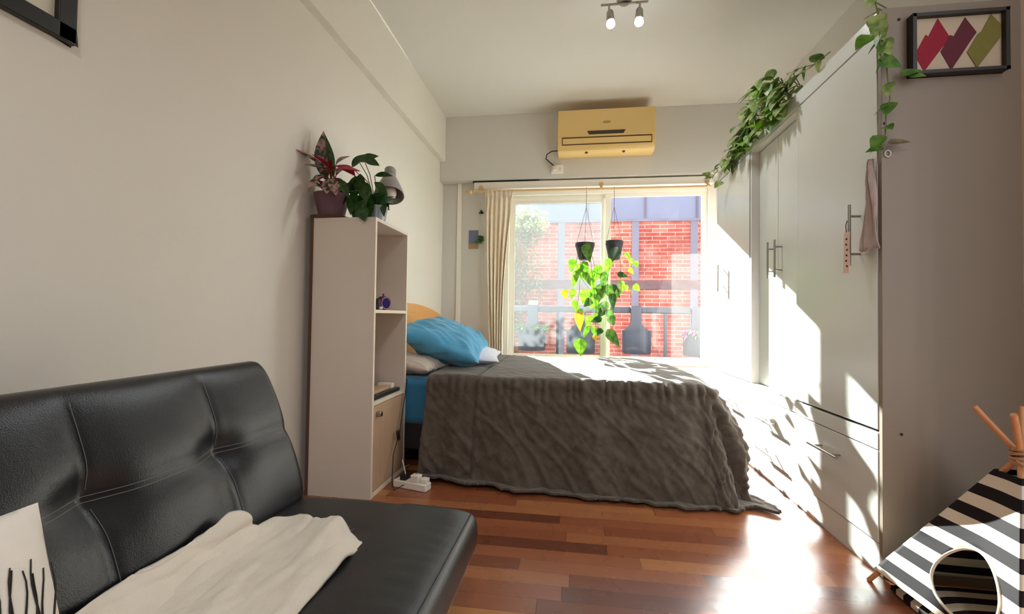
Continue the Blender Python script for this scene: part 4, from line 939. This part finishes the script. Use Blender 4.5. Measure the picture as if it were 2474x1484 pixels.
# ------------------------------------------------------------------ pothos on the wardrobe
def pothos(name, loc, label, vines, n_clump, clump, leaf_size, seed, extra=()):
    random.seed(seed); t = thing(name, loc, label, 'plant')
    MB().lathe([(.001, 0), (.06, 0), (.085, .13), (.08, .13), (.001, .11)], loc, n=24).build('pot', 'potpurple', t)
    top = Vector(loc)+Vector((0, 0, .12)); sm = MB(); lm = MB()
    for pts in vines:
        P = [top] + [Vector(p) for p in pts]; sm.tube(P, .0022, 6)
        for a_, b_ in zip(P[1:], P[2:]):
            k = max(1, int((b_-a_).length/.07))
            for i in range(k):
                q = a_.lerp(b_, (i+.5)/k); lm.leaf(q, (random.uniform(-1, .2), random.uniform(-1, 1), random.uniform(-.9, .3)), (-.5, -.4, 1), leaf_size*random.uniform(.6, 1), leaf_size*.62, .7, .1, random.choice((0, 0, 1)))
    for i in range(n_clump):
        y0, y1, z0, z1 = clump; u = random.random()
        q = Vector((random.uniform(.985, 1.05), y0+(y1-y0)*u, random.uniform(z0, z1)*(1) )); q.z = z0 + (z1-z0)*random.random()*math.sin(PI*min(.98, .12+u*.9))
        lm.leaf(q, (random.uniform(-1, .1), random.uniform(-.9, .9), random.uniform(-1, .35)), (-.6, -.3, .8), leaf_size*random.uniform(.75, 1.25), leaf_size*.72, .8, .12, random.choice((0, 0, 0, 1, 2)))
        if i % 3 == 0: sm.tube([(1.16, q.y+.03, 1.975), q+Vector((.05, .01, .03)), q], .002, 5)
    for q, d, l_, w, mi in extra: lm.leaf(q, d, (-.5, -.8, .4), l_, w, .3, .12, mi)
    sm.build('vine', 'stem', t); lm.build('foliage', ['leafP', 'leafA', 'leafB', 'leafBrown'], t)
    return t
pothos('trailing_pothos', (1.32, 2.72, 1.945), 'bushy pothos spilling over the top edge of the wardrobe', [
    [(1.02, 2.75, 2.05), (1.0, 3.0, 1.99), (1.0, 3.2, 1.96), (1.0, 3.42, 1.97), at(1735, 412, 0, .99), at(1712, 436, 0, .98)],
    [(1.03, 2.5, 2.08), (1.02, 2.3, 2.03), (1.02, 2.12, 1.985), (1.03, 1.99, 1.975)],
    [(1.02, 2.55, 2.0), (1.0, 2.35, 1.93), (1.005, 2.25, 1.9)], [(1.0, 2.9, 2.02), (.99, 2.95, 1.9), (.99, 2.8, 1.86)], [(1.05, 2.35, 2.08), (1.03, 2.25, 2.05), (1.04, 2.15, 2.01), (1.04, 2.05, 1.985)]],
    165, (2.32, 3.15, 1.90, 2.20), .085, 15, [(at(1742, 440, 0, .98), (-.6, -.2, -.5), .07, .06, 0), (at(1715, 425, 0, .98), (-.9, 0, .4), .06, .05, 0)])
L = lambda px, py, x=1.0: at(px, py, 0, x)
S1 = lambda px, py: at(px, py, 1, 1.66)
pothos('corner_pothos', (1.36, 2.0, 1.945), 'pothos trailing long vines down the near corner of the wardrobe', [
    [L(2115, 5, 1.02), L(2125, 60), L(2126, 110), S1(2130, 150)],
    [S1(2120, 20), S1(2136, 120), S1(2142, 165), S1(2150, 240), S1(2141, 272), S1(2138, 340), S1(2128, 350)]],
    0, (1.7, 1.8, 1.9, 2), .06, 17, [(S1(2128, 330), (-.75, -.2, -.9), .062, .045, 1), (S1(2130, 358), (-.9, -.15, -.15), .06, .03, 1), (S1(2150, 345), (1, -.15, .06), .062, .026, 3), (S1(2150, 250), (-.5, -.3, -1), .055, .045, 1), (S1(2125, 148), (.8, -.3, -.4), .07, .055, 1), (L(2102, 88, 1.02), (-.6, -.1, -.5), .075, .06, 2), (S1(2132, 100), (.3, -.3, -1), .06, .05, 0),
    (L(2110, 8, 1.02), (-.5, -.2, .4), .07, .05, 0), (L(2118, 40, 1.0), (-.2, -.3, -1), .08, .055, 0), (S1(2178, 180), (.7, -.2, .1), .06, .03, 1), (S1(2195, 182), (.8, -.2, -.1), .05, .03, 1), (S1(2118, 60), (.2, -.3, -1), .07, .05, 0)])

# ------------------------------------------------------------------ picture on the left wall
pf = thing('wall_picture', (XL, .5, 1.53), 'black framed print with a cream mount high on the left wall', 'picture')
py0, py1, pz0, pz1 = .30, .968, 1.545, 2.0
f = MB(); w_ = .042
f.box(XL, XL+.022, py0, py1, pz0, pz0+w_).box(XL, XL+.022, py0, py1, pz1-w_, pz1).box(XL, XL+.022, py0, py0+w_, pz0, pz1).box(XL, XL+.022, py1-w_, py1, pz0, pz1); f.build('frame', 'frameblack', pf, bevel=.003)
MB().box(XL, XL+.008, py0+w_, py1-w_, pz0+w_, pz1-w_).build('mount', 'mount', pf); MB().box(XL, XL+.0088, py0+.1, py1-.085, pz0+.085, pz1-.1).build('print', 'printg', pf)

# ------------------------------------------------------------------ ceiling spotlights
def spotlight(cx, cy, label, lit):
    t = thing('ceiling_spotlight', (cx, cy, ZC), label, 'ceiling light')
    MB().lathe([(.001, .012), (.032, .006), (.045, .022), (.048, .064), (.048, .066), (.001, .066)], (cx, cy, ZC-.066), n=28).build('canopy', 'steel', t)
    MB().tube([(cx-.135, cy, ZC-.062), (cx+.135, cy, ZC-.062)], .007, 10).build('bar', 'steel', t)
    for s, tilt in ((-1, .05), (1, -.02)):
        x = cx + s*.088; b = MB().tube([(x, cy, ZC-.066), (x, cy, ZC-.10)], .006, 8).lathe([(.001, 0), (.012, 0), (.021, .014), (.023, .055), (.018, .062), (.001, .062)], (x+tilt*.1, cy, ZC-.096), (tilt*1.5, 0, -1), n=20)
        h = b.build('spot_head', 'steel', t)
        MB().lathe([(.014, 0), (.022, .010), (.026, .03), (.020, .042), (.001, .045)], (x+tilt*.17, cy, ZC-.152), (tilt*1.5, 0, -1), n=20).build('bulb', lit[0] if s < 0 else lit[1], h)
    return t
spotlight(.264, 2.64, 'steel two-spot ceiling light with glowing bulbs near the room centre', ('ledwarm', 'led'))

spotlight(.264, -.75, 'added steel two-spot ceiling light, unseen behind the camera, as fill', ('ledwarm', 'led'))  # unseen fixture added to brighten the room
# ------------------------------------------------------------------ light
for i_, (lx, ly, lz, le) in enumerate(((.17, 2.64, 2.54, 7), (.35, 2.64, 2.54, 10), (.17, -.75, 2.54, 23), (.35, -.75, 2.54, 23))):  # rear pair is added fill light, front pair the visible fixture
    pl_ = bpy.data.lights.new('lamp_and_fill', 'SPOT'); pl_.spot_size = R(160); pl_.spot_blend = .6; pl_.energy = le; pl_.shadow_soft_size = .03; pl_.color = (.90, .95, 1)
    po = bpy.data.objects.new('lamp_and_fill', pl_); COL.objects.link(po); po.location = (lx, ly, lz)
sun = bpy.data.lights.new('sun', 'SUN'); sun.energy = 42; sun.angle = R(.55); sun.color = (1, .98, .95)
so_ = bpy.data.objects.new('sun', sun); COL.objects.link(so_); so_.location = (-3, 14, 9)
so_.rotation_euler = Vector((1, -3.07, -1.63)).to_track_quat('-Z', 'Y').to_euler()
w = bpy.data.worlds.new('sky'); SC.world = w; w.use_nodes = True; nt = w.node_tree
bgn = nt.nodes['Background']; tc = N(nt, 'ShaderNodeTexCoord'); sp = N(nt, 'ShaderNodeSeparateXYZ'); nt.links.new(tc.outputs['Generated'], sp.inputs[0])
rp = N(nt, 'ShaderNodeValToRGB'); rp.color_ramp.elements[0].position = 0; rp.color_ramp.elements[0].color = (.94, .97, 1, 1); rp.color_ramp.elements[1].position = .8; rp.color_ramp.elements[1].color = (.70, .84, 1, 1)
nt.links.new(sp.outputs['Z'], rp.inputs['Fac']); nt.links.new(rp.outputs['Color'], bgn.inputs['Color']); bgn.inputs['Strength'].default_value = 1.38
SC.view_settings.view_transform = 'Standard'; SC.view_settings.look = 'None'; SC.view_settings.exposure = 0.72; SC.view_settings.gamma = 1
SC.view_settings.use_curve_mapping = False
try:
    SC.cycles.max_bounces = 12; SC.cycles.diffuse_bounces = 8; SC.cycles.transparent_max_bounces = 24; SC.cycles.sample_clamp_indirect = 8
except Exception: pass
